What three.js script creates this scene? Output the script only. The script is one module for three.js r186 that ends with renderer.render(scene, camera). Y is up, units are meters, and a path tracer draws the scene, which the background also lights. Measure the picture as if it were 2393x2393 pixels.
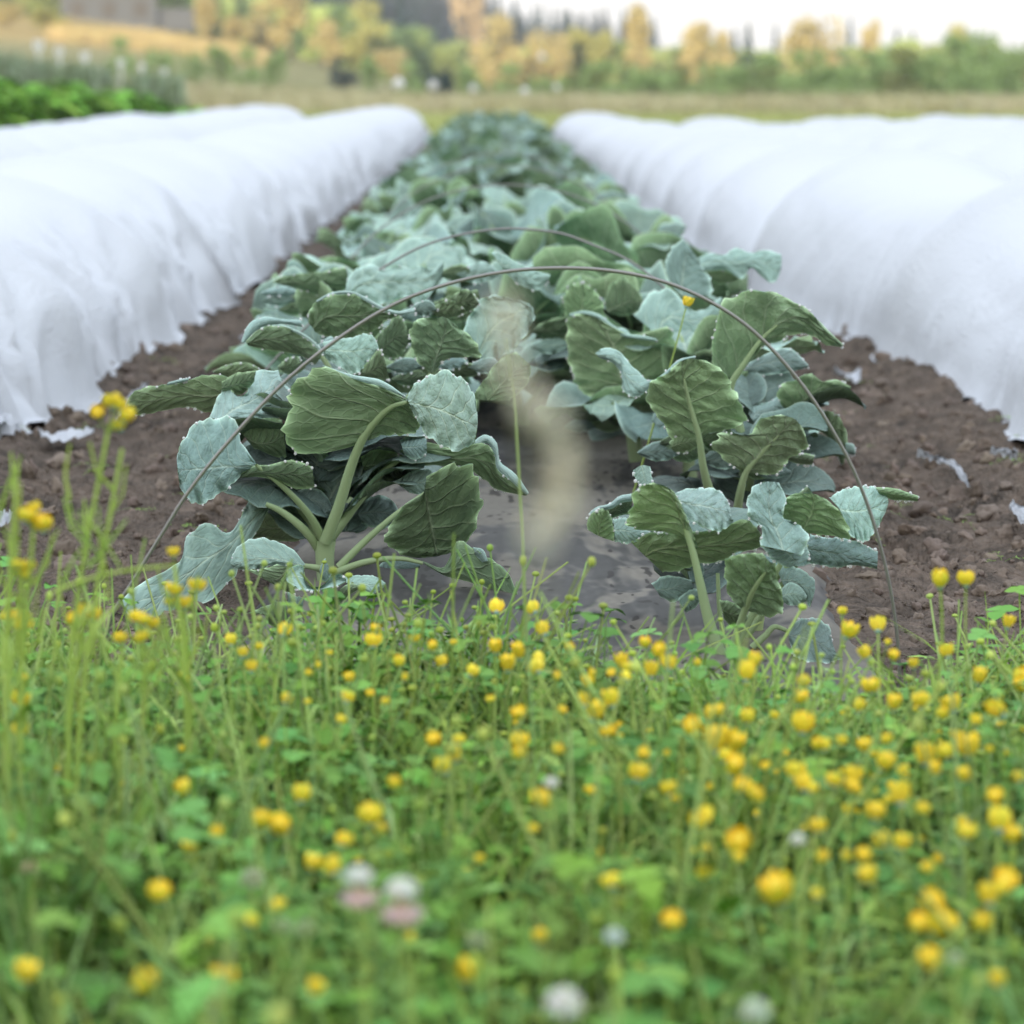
import * as THREE from 'three';
import { mergeVertices, mergeGeometries } from 'three/addons/utils/BufferGeometryUtils.js';
import { ImprovedNoise } from 'three/addons/math/ImprovedNoise.js';

// ---------------------------------------------------------------- camera, sky, sun, exposure
const scene = new THREE.Scene();
const EYE = 0.87, FPX = 6094, CX = 1196.5, HORIZON = 211;          // metres; the picture is 2393 units square
const pitch = Math.atan((CX - HORIZON) / FPX), yaw = Math.atan(51 / FPX);
const camera = new THREE.PerspectiveCamera(2 * Math.atan(CX / FPX) * 180 / Math.PI, 1, 0.05, 3000);
camera.position.set(0, EYE, 0);
camera.lookAt(Math.sin(yaw) * Math.cos(pitch), EYE - Math.sin(pitch), -Math.cos(yaw) * Math.cos(pitch));
camera.updateMatrixWorld(true);
camera.focus = 4.15;
camera.userData.fStop = 4.3;

const renderer = new THREE.WebGLRenderer({ antialias: true });
renderer.setSize(1024, 1024);
renderer.toneMapping = THREE.LinearToneMapping;
renderer.toneMappingExposure = 2.6;
renderer.shadowMap.enabled = true;

const SUN_EL = 4 * Math.PI / 180, SUN_AZ = 14 * Math.PI / 180;      // low, behind the camera and to its left
const sunDir = new THREE.Vector3(-Math.sin(SUN_AZ) * Math.cos(SUN_EL), Math.sin(SUN_EL), Math.cos(SUN_AZ) * Math.cos(SUN_EL));
{
  const W = 512, H = 256, data = new Float32Array(W * H * 4), d = new THREE.Vector3();
  for (let j = 0; j < H; j++) for (let i = 0; i < W; i++) {
    const el = ((j + 0.5) / H - 0.5) * Math.PI, ph = ((i + 0.5) / W - 0.5) * 2 * Math.PI;
    d.set(Math.cos(ph) * Math.cos(el), Math.sin(el), Math.sin(ph) * Math.cos(el));
    const e = Math.max(0, d.y), t = Math.pow(e, 0.55);
    const g = Math.pow(Math.max(0, d.dot(sunDir)), 3);
    const hor = [0.475, 0.455, 0.43], zen = [0.55, 0.62, 0.715];
    const k = (j * W + i) * 4;
    for (let c = 0; c < 3; c++) data[k + c] = (hor[c] + (zen[c] - hor[c]) * t) + g * [0.20, 0.15, 0.09][c];
    data[k + 3] = 1;
  }
  const sky = new THREE.DataTexture(data, W, H, THREE.RGBAFormat, THREE.FloatType);
  sky.mapping = THREE.EquirectangularReflectionMapping;
  sky.magFilter = sky.minFilter = THREE.LinearFilter;
  sky.needsUpdate = true;
  scene.background = sky; scene.environment = sky;
}
const sun = new THREE.DirectionalLight(new THREE.Color().setRGB(1, 0.76, 0.44), 4.2);
sun.position.copy(sunDir).multiplyScalar(120);
sun.castShadow = true;
sun.shadow.radius = 2;
Object.assign(sun.shadow.camera, { left: -160, right: 160, top: 120, bottom: -120, near: 1, far: 700 });
sun.shadow.mapSize.set(4096, 4096);
scene.add(sun, sun.target);

// ---------------------------------------------------------------- helpers
let seedState = 12345;
const seed = (s) => { seedState = s >>> 0; };
function rnd() { seedState = (seedState + 0x6D2B79F5) >>> 0; let t = seedState; t = Math.imul(t ^ (t >>> 15), t | 1); t ^= t + Math.imul(t ^ (t >>> 7), t | 61); return ((t ^ (t >>> 14)) >>> 0) / 4294967296; }
const rr = (a, b) => a + (b - a) * rnd();
const clamp = (x, a = 0, b = 1) => Math.min(b, Math.max(a, x));
const sstep = (a, b, x) => { const t = clamp((x - a) / (b - a)); return t * t * (3 - 2 * t); };
const lerp = (a, b, t) => a + (b - a) * t;
const V = (x = 0, y = 0, z = 0) => new THREE.Vector3(x, y, z);
const perlin = new ImprovedNoise();
const noise = (x, y = 0, z = 0) => perlin.noise(x + 31.7, y + 17.3, z + 5.1);
const fbm = (x, y, z = 0, o = 4) => { let s = 0, a = 0.5; for (let k = 0; k < o; k++) { s += a * noise(x, y, z + k * 9.1); x *= 2.03; y *= 2.03; a *= 0.5; } return s; };

const used = new Map();
function numbered(n) { const k = used.get(n) ?? 0; used.set(n, k + 1); return k ? n + '_' + String(k).padStart(3, '0') : n; }
function shade(o) { o.castShadow = true; o.receiveShadow = true; return o; }
function tag(o, label, category, group, kind) {
  if (label) o.userData.label = label;
  if (category) o.userData.category = category;
  if (group) o.userData.group = group;
  if (kind) o.userData.kind = kind;
  return o;
}
function base(name, p = V(), turn = 0) { const g = new THREE.Group(); g.name = numbered(name); g.position.copy(p); g.rotation.y = turn; scene.add(g); return g; }
function put(name, geo, mat, parent) { const m = shade(new THREE.Mesh(geo, mat)); if (parent) { m.name = name; parent.add(m); } else { m.name = numbered(name); scene.add(m); } return m; }
function copy(o, name) { const c = o.clone(); c.userData = { ...o.userData }; c.name = numbered(name); scene.add(c); return c; }

// a place in the world on the line of sight through a point of the 2393-unit picture, at a depth d along the bed or on a height y
const camR = V().setFromMatrixColumn(camera.matrixWorld, 0), camU = V().setFromMatrixColumn(camera.matrixWorld, 1), camF = V().setFromMatrixColumn(camera.matrixWorld, 2).negate();
function ray(px, py) { return camF.clone().addScaledVector(camR, (px - CX) / FPX).addScaledVector(camU, -(py - CX) / FPX); }
function at(px, py, d) { const r = ray(px, py); return r.multiplyScalar(d / -r.z).add(camera.position); }
function atHeight(px, py, y) { const r = ray(px, py); return r.multiplyScalar((y - EYE) / r.y).add(camera.position); }

function mat(rgb, rough = 0.9, extra = {}) {
  const m = new THREE.MeshPhysicalMaterial({ roughness: rough, side: THREE.DoubleSide, ...extra });
  m.color.setRGB(...rgb);
  return m;
}
function tex(size, f, srgb = false, rx = 1, ry = 1) {
  const [W, H] = Array.isArray(size) ? size : [size, size], data = new Uint8Array(W * H * 4);
  for (let j = 0; j < H; j++) for (let i = 0; i < W; i++) {
    const c = f((i + 0.5) / W, (j + 0.5) / H), k = (j * W + i) * 4;
    for (let q = 0; q < 3; q++) { let v = clamp(Array.isArray(c) ? c[q] : c); if (srgb) v = v <= 0.0031308 ? v * 12.92 : 1.055 * Math.pow(v, 1 / 2.4) - 0.055; data[k + q] = Math.round(v * 255); }
    data[k + 3] = 255;
  }
  const t = new THREE.DataTexture(data, W, H);
  if (srgb) t.colorSpace = THREE.SRGBColorSpace;
  t.wrapS = t.wrapT = THREE.RepeatWrapping; t.repeat.set(rx, ry);
  t.magFilter = THREE.LinearFilter; t.minFilter = THREE.LinearMipmapLinearFilter; t.generateMipmaps = true; t.needsUpdate = true;
  return t;
}
// noise that tiles on the unit square
function tileNoise(u, v, f, z = 0) {
  const a = u * 2 * Math.PI, b = v * 2 * Math.PI, r = f / (2 * Math.PI);
  return (noise(Math.cos(a) * r + z, Math.sin(a) * r, Math.cos(b) * r) + noise(Math.sin(b) * r + 7.7, Math.cos(a) * r + z, Math.sin(a + 1.3) * r + Math.cos(b) * r)) * 0.8;
}
class Geo {                                                          // collects triangles with normals, uvs and colours
  constructor() { this.p = []; this.n = []; this.u = []; this.c = []; this.ia = []; this.ib = []; }
  grid(P, { top = true, color = [1, 1, 1], color2, t = 0.0007, double = true, uv, edge = 0 } = {}) {
    const N = P.length, M = P[0].length, a = V(), b = V(), n = V();
    const nor = P.map((row, i) => row.map((_, j) => {
      a.subVectors(P[Math.min(N - 1, i + 1)][j], P[Math.max(0, i - 1)][j]); b.subVectors(P[i][Math.min(M - 1, j + 1)], P[i][Math.max(0, j - 1)]);
      n.crossVectors(a, b); if (n.lengthSq() < 1e-16) n.set(0, 1, 0); n.normalize();
      return n.clone().multiplyScalar(top ? 1 : -1);
    }));
    for (const side of double ? [1, -1] : [1]) {
      const o = this.p.length / 3, col = side > 0 ? color : color2 ?? color;
      for (let i = 0; i < N; i++) for (let j = 0; j < M; j++) {
        const q = P[i][j], m = nor[i][j], s = side * t * (double ? 1 : 0);
        this.p.push(q.x + m.x * s, q.y + m.y * s, q.z + m.z * s); this.n.push(m.x * side, m.y * side, m.z * side);
        if (uv) this.u.push(...uv(i / (N - 1), j / (M - 1))); else this.u.push(i / (N - 1), j / (M - 1));
        const e = edge * Math.pow(Math.abs(j / (M - 1) * 2 - 1), 14);
        this.c.push(lerp(col[0], 2.0, e), lerp(col[1], 2.0, e), lerp(col[2], 2.0, e));
      }
      const list = side > 0 ? this.ia : this.ib, keep = (side > 0) === top;
      for (let i = 0; i + 1 < N; i++) for (let j = 0; j + 1 < M; j++) {
        const k = o + i * M + j, l = k + M;
        if (keep) list.push(k, l, k + 1, k + 1, l, l + 1); else list.push(k, k + 1, l, k + 1, l + 1, l);
      }
    }
    return this;
  }
  tube(pts, radii, { sides = 7, color = [1, 1, 1], caps = false } = {}) {
    const o = this.p.length / 3, N = pts.length, T = V(), X = V(), Y = V(); let ref = V(0.31, 0.2, 0.93);
    for (let i = 0; i < N; i++) {
      T.subVectors(pts[Math.min(N - 1, i + 1)], pts[Math.max(0, i - 1)]).normalize();
      X.crossVectors(ref, T); if (X.lengthSq() < 1e-6) X.crossVectors(V(1, 0, 0), T); X.normalize(); Y.crossVectors(T, X); ref = Y.clone().cross(X).negate().lerp(ref, 0.98).normalize();
      const r = Array.isArray(radii) ? lerp(radii[0], radii[1], i / (N - 1)) : typeof radii === 'function' ? radii(i / (N - 1)) : radii;
      for (let k = 0; k <= sides; k++) {
        const an = k / sides * 2 * Math.PI, cx = Math.cos(an), sx = Math.sin(an), nx = X.x * cx + Y.x * sx, ny = X.y * cx + Y.y * sx, nz = X.z * cx + Y.z * sx;
        this.p.push(pts[i].x + nx * r, pts[i].y + ny * r, pts[i].z + nz * r); this.n.push(nx, ny, nz); this.u.push(k / sides, i / (N - 1)); this.c.push(...color);
      }
    }
    for (let i = 0; i + 1 < N; i++) for (let k = 0; k < sides; k++) { const a = o + i * (sides + 1) + k, b = a + sides + 1; this.ia.push(a, a + 1, b, a + 1, b + 1, b); }
    return this;
  }
  quad(a, b, c, d, color = [1, 1, 1]) {
    const o = this.p.length / 3, n = V().subVectors(b, a).cross(V().subVectors(d, a)).normalize();
    for (const [q, u] of [[a, [0, 0]], [b, [1, 0]], [c, [1, 1]], [d, [0, 1]]]) { this.p.push(q.x, q.y, q.z); this.n.push(n.x, n.y, n.z); this.u.push(...u); this.c.push(...color); }
    this.ia.push(o, o + 1, o + 2, o, o + 2, o + 3);
    return this;
  }
  add(g, m, color = [1, 1, 1]) {                                     // a three.js geometry, placed by a matrix
    const h = (g.index ? g.toNonIndexed() : g.clone()); if (m) h.applyMatrix4(m);
    const o = this.p.length / 3, P = h.attributes.position.array, Nn = h.attributes.normal.array, k = P.length / 3;
    for (let i = 0; i < P.length; i++) { this.p.push(P[i]); this.n.push(Nn[i]); }
    for (let i = 0; i < k; i++) { this.u.push(0, 0); this.c.push(...color); this.ia.push(o + i); }
    return this;
  }
  build(offset) {
    const g = new THREE.BufferGeometry();
    g.setAttribute('position', new THREE.Float32BufferAttribute(this.p, 3)); g.setAttribute('normal', new THREE.Float32BufferAttribute(this.n, 3));
    g.setAttribute('uv', new THREE.Float32BufferAttribute(this.u, 2)); g.setAttribute('color', new THREE.Float32BufferAttribute(this.c, 3));
    g.setIndex(this.ia.concat(this.ib));
    if (this.ib.length) { g.addGroup(0, this.ia.length, 0); g.addGroup(this.ia.length, this.ib.length, 1); }
    if (offset) g.translate(-offset.x, -offset.y, -offset.z);
    return g;
  }
}
const spline = (pts, n) => new THREE.CatmullRomCurve3(pts, false, 'centripetal').getPoints(n);
const M4 = (p, q, s) => new THREE.Matrix4().compose(p, q ?? new THREE.Quaternion(), s === undefined ? V(1, 1, 1) : typeof s === 'number' ? V(s, s, s) : s);
const euler = (x, y, z) => new THREE.Quaternion().setFromEuler(new THREE.Euler(x, y, z));
const ballLow = new THREE.IcosahedronGeometry(1, 1), ballMid = new THREE.IcosahedronGeometry(1, 2);
for (const g of [ballLow, ballMid]) { const p = g.attributes.position, n = g.attributes.normal; for (let i = 0; i < p.count; i++) n.setXYZ(i, p.getX(i), p.getY(i), p.getZ(i)); }
// ---------------------------------------------------------------- terrain and ground
const lift = (x, z) => {                                             // the land rises to the left far away, and an unseen ridge behind the camera shades the field
  const far = sstep(70, 240, -z), u = Math.max(0, -x - 3);
  const left = far * 11 * (1 - Math.exp(-u * 0.03));
  const back = sstep(330, 620, -z) * 16 * (0.62 + 0.38 * sstep(60, -60, x));
  const ridge = sstep(34, 72, z) * (21 + 1.6 * noise(x * 0.03, 2.2));
  return left + back + ridge;
};
{
  const g = new Geo(), xs = [], zs = [];
  for (let i = -60; i <= 60; i++) xs.push(Math.sign(i) * Math.pow(Math.abs(i) / 60, 2.1) * 900);
  for (let j = -90; j <= 50; j++) zs.push(j < 0 ? -Math.pow(-j / 90, 2.0) * 1500 : Math.pow(j / 50, 1.8) * 320);
  const P = zs.map((z) => xs.map((x) => V(x, lift(x, z) - 0.03 + (Math.abs(z) > 60 ? 0.12 * noise(x * 0.1, z * 0.1) : 0), z)));
  g.grid(P, { top: true, double: false, uv: (u, v) => [0, 0] });
  const geo = g.build(), p = geo.attributes.position, c = geo.attributes.color, uv = geo.attributes.uv;
  for (let i = 0; i < p.count; i++) {
    const x = p.getX(i), z = p.getZ(i); uv.setXY(i, x, z);
    const n = fbm(x * 0.045, z * 0.03) + 0.5 * fbm(x * 0.4, z * 0.4);
    const dry = clamp(0.40 + n * 0.8 + sstep(-75, -110, z) * 0.35), far = sstep(-60, -240, z);
    const gold = sstep(-14, -22, x) * sstep(-165, -180, z) * sstep(-330, -280, z);  // low sun on the slope, put into the ground colour as a warm tint
    c.setXYZ(i, lerp(lerp(0.20, 0.36, dry), 0.50, gold), lerp(lerp(0.25, 0.32, dry), 0.37, gold), lerp(lerp(0.075, 0.15, dry), 0.15, gold));
  }
  const grain = tex(256, (u, v) => 0.72 + 0.5 * tileNoise(u, v, 9) + 0.3 * tileNoise(u, v, 34, 3) + 0.1, true, 1 / 3.3, 1 / 3.3);
  tag(put('ground', geo, mat([1, 1, 1], 1, { vertexColors: true, map: grain, specularIntensity: 0.2 })), 'green and straw coloured meadow running flat from the beds to the trees', 'ground', null, 'structure');
}
// soil: bare earth between and under the beds
const soilH = (x, z) => {
  const d = -z, mound = 0.075 * Math.exp(-Math.pow((Math.abs(x - 0.04) - 1.18) / 0.16, 2)) * (0.7 + 0.6 * noise(x * 2, z * 1.3));
  const bed = 0.008 * sstep(0.72, 0.46, Math.abs(x - 0.05));
  const lumps = 0.055 * fbm(x * 5, z * 5, 1, 3) + 0.050 * Math.abs(fbm(x * 13, z * 13, 4, 3)) + 0.010 * Math.abs(noise(x * 46, z * 46));
  return 0.012 + mound + bed + lumps * (0.12 + 0.88 * sstep(0.42, 0.62, Math.abs(x - 0.05)));
};
const soilTint = tex(512, (u, v) => { const n = tileNoise(u, v, 6) * 0.9 + tileNoise(u, v, 24, 2) * 0.6 + tileNoise(u, v, 80, 5) * 0.5, k = 0.70 + 0.42 * n; return [k, k * (0.985 - 0.03 * n), k * (0.965 - 0.05 * n)]; }, true);
const soilBump = tex(512, (u, v) => 0.5 + 0.3 * Math.abs(tileNoise(u, v, 40)) + 0.35 * tileNoise(u, v, 110, 4) + 0.2 * tileNoise(u, v, 18, 8));
for (const t of [soilTint, soilBump]) t.repeat.set(1.6, 1.6);
const soilMat = mat([0.195, 0.155, 0.126], 0.95, { map: soilTint, bumpMap: soilBump, bumpScale: 0.012, specularIntensity: 0.3 });
{
  const strip = (x0, x1, nx, z0, z1, nz, ease, low) => {
    const P = [];
    for (let j = 0; j <= nz; j++) { const z = lerp(z0, z1, Math.pow(j / nz, ease)), row = []; for (let i = 0; i <= nx; i++) { const x = lerp(x0, x1, i / nx); row.push(V(x, soilH(x, z) - low, z)); } P.push(row); }
    return P;
  };
  const g = new Geo();
  const uv = (P) => (u, v) => { const q = P[Math.round(u * (P.length - 1))][Math.round(v * (P[0].length - 1))]; return [q.x, q.z]; };
  const A = strip(-1.6, 1.75, 250, -2.9, -10, 430, 1.15, 0), B = strip(-1.6, 1.75, 70, -9.98, -46.5, 330, 1.2, 0), C = strip(-11, -1.58, 60, -2.9, -46.5, 160, 1.3, 0.004), D = strip(1.73, 11, 60, -2.9, -46.5, 160, 1.3, 0.004);
  for (const P of [A, B, C, D]) g.grid(P, { top: false, double: false, uv: uv(P) });
  const geo = g.build(), n = geo.attributes.normal;
  for (let i = 0; i < n.count; i++) if (n.getY(i) < 0) n.setXYZ(i, -n.getX(i), -n.getY(i), -n.getZ(i));
  tag(put('soil', geo, soilMat), 'crumbly grey-brown bare soil between the crop beds', 'soil', null, 'structure');
}
// clods
const clodGeos = [];
for (let k = 0; k < 5; k++) {
  let g = new THREE.IcosahedronGeometry(1, 2); g.deleteAttribute('uv'); g.deleteAttribute('normal'); g = mergeVertices(g, 1e-4); const p = g.attributes.position, q = V();
  for (let i = 0; i < p.count; i++) { q.fromBufferAttribute(p, i); const s = 0.78 + 0.55 * noise(q.x * 1.3 + k * 7, q.y * 1.3, q.z * 1.3) + 0.36 * noise(q.x * 2.7 + k, q.y * 2.7, q.z * 2.7) + 0.16 * noise(q.x * 5.5, q.y * 5.5 + k, q.z * 5.5); p.setXYZ(i, q.x * s, q.y * s * 0.75, q.z * s); }
  g.setAttribute('uv', new THREE.Float32BufferAttribute([...Array(p.count)].flatMap((_, i) => [p.getX(i) * 0.02 + p.getY(i) * 0.013, p.getZ(i) * 0.02]), 2)); g.computeVertexNormals(); clodGeos.push(g);
}
seed(71);
const clodMat = mat([0.222, 0.178, 0.146], 0.95, { bumpMap: soilBump, bumpScale: 0.006, specularIntensity: 0.3 });
function soilSpot() {
  for (;;) {
    const z = -lerp(3.3, 12.5, Math.pow(rnd(), 1.7)), right = rnd() < 0.52, x = right ? rr(0.55, 1.35) : rr(-1.3, -0.42);
    if (rnd() < 0.25 + 0.75 * sstep(-0.25, 0.35, fbm(x * 2.2, z * 2.2, 3) + 0.15 * Math.abs(x))) return [x, z];
  }
}
for (let k = 0; k < 4; k++) {
  const n = 3200, im = new THREE.InstancedMesh(clodGeos[k], clodMat, n), c = new THREE.Color();
  for (let i = 0; i < n; i++) {
    const [x, z] = soilSpot(), s = 0.0022 + 0.024 * Math.pow(rnd(), 5.5);
    im.setMatrixAt(i, M4(V(x, soilH(x, z) + s * rr(-0.35, 0.3), z), euler(rr(0, 6), rr(0, 6), rr(0, 6)), V(s * rr(0.8, 1.3), s * rr(0.7, 1), s * rr(0.8, 1.3))));
    const b = rr(0.8, 1.2); im.setColorAt(i, c.setRGB(b, b * rr(0.96, 1), b * rr(0.92, 1)));
  }
  shade(im); im.name = numbered('soil_crumbs'); tag(im, 'small loose crumbs of earth scattered over the bare soil', 'soil crumbs', null, 'stuff'); scene.add(im);
}
{
  const spots = [[2310, 1185, 62], [2250, 1190, 34], [2215, 1135, 40], [2352, 1150, 36], [2060, 905, 34], [2230, 985, 26], [2140, 945, 22], [2380, 1240, 30], [2290, 1400, 22], [2200, 1380, 18], [2330, 1430, 20], [2160, 1480, 18], [2060, 1150, 18], [2130, 1060, 16], [2345, 1060, 26], [2375, 1340, 24],
    [100, 950, 36], [160, 915, 34], [60, 1010, 22], [205, 1215, 24], [250, 880, 24], [150, 1075, 18], [300, 960, 14], [70, 1130, 20], [330, 860, 18], [2235, 1290, 16], [2100, 1230, 15], [2020, 1420, 16], [1975, 1360, 14], [2280, 1310, 18]];
  seed(5);
  spots.forEach(([px, py, w], i) => {
    const p = atHeight(px, py, 0.05), s = w / 2 / FPX * -p.z * 1.15, o = put('soil_clod', clodGeos[i % 5], clodMat);
    o.position.set(p.x, soilH(p.x, p.z) + s * 0.3, p.z); o.scale.set(s * rr(0.9, 1.25), s * rr(0.8, 1.1), s * rr(0.9, 1.2)); o.rotation.set(rr(-0.4, 0.4), rr(0, 6), rr(-0.4, 0.4));
    tag(o, i ? 'grey-brown lump of dry earth lying on the bare soil path' : 'biggest blocky earth clod beside the torn fleece strip', 'clod', i ? 'earth clods on the soil paths' : null);
  });
}
// plastic mulch over the middle bed
const mulchTop = (x, z) => 0.036 + 0.010 * Math.cos((x - 0.05) / 0.53 * 1.4) + 0.012 * noise(x * 3, z * 2.1) + 0.007 * (1 - 2 * Math.abs(noise(x * 5 + z * 1.2, z * 3.4))) + 0.003 * (1 - 3 * Math.abs(noise(x * 3.2 + z * 4, z * 2.2 - x * 5, 3))) + 0.004 * noise(x * 16, z * 6) + 0.003 * Math.sin(x * 24 + 3 * noise(x, z * 2)) * sstep(0.25, 0.5, Math.abs(x - 0.05));
{
  const P = [], nx = 70;
  const zs = []; for (let j = 0; j <= 330; j++) zs.push(-lerp(3.52, 46, Math.pow(j / 330, 1.9)));
  for (const z of zs) {
    const row = [], l = -0.39 - 0.05 * sstep(-5, -7, z) + 0.045 * noise(z * 3, 1) + 0.02 * noise(z * 11, 7), r = 0.585 + 0.03 * noise(z * 3, 5) + 0.025 * noise(z * 10, 3), front = sstep(-3.50, -3.68, z);
    for (let i = 0; i <= nx; i++) {
      const u = i / nx, x = lerp(l, r, u) , e = Math.min(u, 1 - u) * nx;
      let y = mulchTop(x, z); if (e < 4) y -= (4 - e) * (4 - e) * 0.0022;
      row.push(V(x, y * front + 0.01 * (1 - front), z + (j0(z) ? 0.03 * noise(x * 9, 3) : 0)));
    }
    P.push(row);
  }
  function j0(z) { return z > -3.6; }
  const dust = tex([512, 1024], (u, v) => {
    const n = tileNoise(u, v, 5) + 0.6 * tileNoise(u, v, 14, 3) + 0.3 * tileNoise(u, v, 50, 6), d = sstep(-0.22, 0.16, n);
    const spot = sstep(0.50, 0.60, tileNoise(u, v, 60, 9) + 0.45 * tileNoise(u, v, 9, 2)) * 0.8 ;
    const g = lerp(0.36, 0.92, d) * (1 + 0.14 * tileNoise(u, v, 90, 1));
    return [lerp(g * 0.95, 0.16, spot), lerp(g * (0.98 - 0.05 * d), 0.15, spot), lerp(g * (1.0 - 0.14 * d), 0.15, spot)];
  }, true);
  const rough = tex([256, 512], (u, v) => 0.62 + 0.36 * sstep(-0.22, 0.16, tileNoise(u, v, 5) + 0.6 * tileNoise(u, v, 14, 3)));
  const bump = tex(256, (u, v) => 0.5 + 0.4 * tileNoise(u, v, 12) + 0.25 * tileNoise(u, v, 50, 4));
  const g = new Geo().grid(P, { top: false, double: false, uv: (u, v) => { const q = P[Math.round(u * (P.length - 1))][Math.round(v * nx)]; return [q.x / 1.1, q.z / 2.2]; } });
  const geo = g.build(), n = geo.attributes.normal;
  for (let i = 0; i < n.count; i++) if (n.getY(i) < 0) n.setXYZ(i, -n.getX(i), -n.getY(i), -n.getZ(i));
  tag(put('mulch_film', geo, mat([0.235, 0.222, 0.205], 1, { map: dust, roughnessMap: rough, bumpMap: bump, bumpScale: 0.003, specularIntensity: 0.5 })), 'dusty grey plastic mulch film with wet patches over the broccoli bed', 'mulch film');
}

// ---------------------------------------------------------------- fleece row covers
const fleece = mat([0.65, 0.67, 0.71], 0.9, { specularIntensity: 0.25, bumpMap: tex(256, (u, v) => 0.5 + 0.45 * tileNoise(u, v, 40) + 0.3 * tileNoise(u, v, 90, 5)), bumpScale: 0.0025 });
function rowCover(label, xc, hw, z0, z1, hoops, s, hgt = 0.58, far = 1, deep = 1, crease = 1, shift = 0) {
  seed(s);
  const nz = 620, nt = 46, P = [], side = xc < 0 ? 1 : -1;            // side: +1 when the face seen looks to +x
  const sag = hoops.map(() => rr(0.035, 0.10) * deep), lean = hoops.map(() => rr(-0.12, 0.12)), tall = hoops.map(() => rr(-0.03, 0.03));
  for (let j = 0; j <= nz; j++) {
    const z = lerp(z0, z1, Math.pow(j / nz, 1.55)), row = [];
    const end = Math.min(sstep(z1 - 0.02, z1 + 0.9, z), 1), endH = Math.pow(end, 0.5);
    for (let i = 0; i <= nt; i++) {
      const th = Math.PI * i / nt, c = -Math.cos(th) * side, up = Math.sin(th), low = 1 - up;   // from the far hem over the crest to the near hem
      let k = 0; while (k + 1 < hoops.length && z < hoops[k + 1]) k++;
      const a = hoops[k], b = hoops[Math.min(k + 1, hoops.length - 1)], f = a === b ? 0 : clamp((a - z) / (a - b)), bow = Math.sin(Math.PI * f);
      const zz = z + lean[k] * low * 0.8, skew = z * 1 + c * 0.40 * Math.sin(2 * Math.PI * f) * (1 - up);
      let h = hgt * lerp(1, far, sstep(-8, -38, z)) + lerp(tall[k], tall[Math.min(k + 1, tall.length - 1)], f) - sag[k] * Math.pow(bow, 0.8);
      let y = h * Math.pow(up, 0.72) * endH, w = hw * (1 - 0.04 * bow) * lerp(0.55, 1, Math.pow(end, 0.4));
      let x = c * w * (Math.abs(c) < 1 ? Math.pow(Math.abs(c), 0.06) : 1);
      const pull = 0.050 * bow * Math.sin(Math.min(1, up * 1.1) * Math.PI) * (1 + 0.5 * noise(z, i * 0.05));
      x -= Math.sign(c) * pull;
      const fo = Math.pow(low, 1.1) * sstep(0, 0.2, up + 0.12);
      const fold = crease * 0.058 * fo * (1 - Math.abs(noise(skew * 4.6 + up * 0.9, c * 0.8, s)) * 2.6) + crease * 0.030 * fo * (1 - 2 * Math.abs(noise(skew * 11 - up * 1.3, c * 1.4, s + 9)) * 1.8) + (0.008 + 0.006 * crease) * noise(skew * 1.1, up * 1.6, s) + crease * 0.006 * (1 - 3 * Math.abs(noise(skew * 21 - up * 6, c * 2 + up * 2, s + 3))) * (0.25 + fo) + 0.004 * (1 - 3 * Math.abs(noise(skew * 3.2 + up * 7, up * 2.2, s + 7))) * sstep(1, 0.6, up);
      const ridge = (0.040 - 0.012 * crease) * (Math.exp(-Math.abs(z - a) / 0.05) + Math.exp(-Math.abs(z - b) / 0.05));
      x += Math.sign(c) * (fold * 0.9 + ridge * Math.abs(c)); y += (fold * 0.35 + ridge * up) * (up > 0.02 ? 1 : 0);
      if (i <= 1 || i >= nt - 1) { const out = (i === 0 || i === nt) ? 1 : 0.3; x += Math.sign(c) * out * (0.03 + 0.035 * noise(z * 3.1, s) + 0.012 * noise(z * 13, s + 3)); y = Math.max(0.02, y * 0.6) + 0.05 * (0.5 + noise(z * 7, s)) * out; }
      row.push(V(xc + x + shift * sstep(-6, -11, z), y + 0.012, zz));
    }
    P.push(row);
  }
  const g = new Geo().grid(P, { top: side < 0, double: false, uv: (u, v) => { const q = P[Math.round(u * nz)][Math.round(v * nt)]; return [q.z * 2, v * 3.2]; } });
  const geo = g.build(), m = put('row_cover', geo, fleece);
  // fix normals to point outwards
  const n = geo.attributes.normal, p = geo.attributes.position;
  for (let i = 0; i < n.count; i++) if (n.getX(i) * (p.getX(i) - xc) + n.getY(i) * p.getY(i) < 0) n.setXYZ(i, -n.getX(i), -n.getY(i), -n.getZ(i));
  return tag(m, label, 'row cover', 'white fleece row covers over the beds');
}
const hoopList = (z, steps) => { const out = [z]; for (const d of steps) { z -= d; out.push(z); } return out; };
const rep = (n, a, b) => { const o = []; for (let i = 0; i < n; i++) o.push(rr(a, b)); return o; };
seed(9);
rowCover('wrinkled white fleece tunnel with draped folds next to the earth path on the left', -1.745, 0.60, -3.8, -46, hoopList(-3.9, [1.5, 1.5, 1.55, 1.5, 1.6, 1.7, ...rep(21, 1.4, 1.8)]), 3, 0.585, 1, 1.3, 1.1, 0.10);
rowCover('white fleece tunnel between the green leafy crop and the folded fleece tunnel', -3.62, 0.62, -3.8, -46, hoopList(-3.9, rep(27, 1.3, 1.9)), 14, 0.585);
rowCover('white fleece tunnel with scalloped base next to the earth path on the right', 1.88, 0.60, -3.4, -46, hoopList(-3.4, [1.3, 1.4, 1.75, 2.6, 2.6, 2.7, ...rep(15, 1.9, 2.5)]), 26, 0.60, 0.80, 2.5, 0.25, -0.22);
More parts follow.
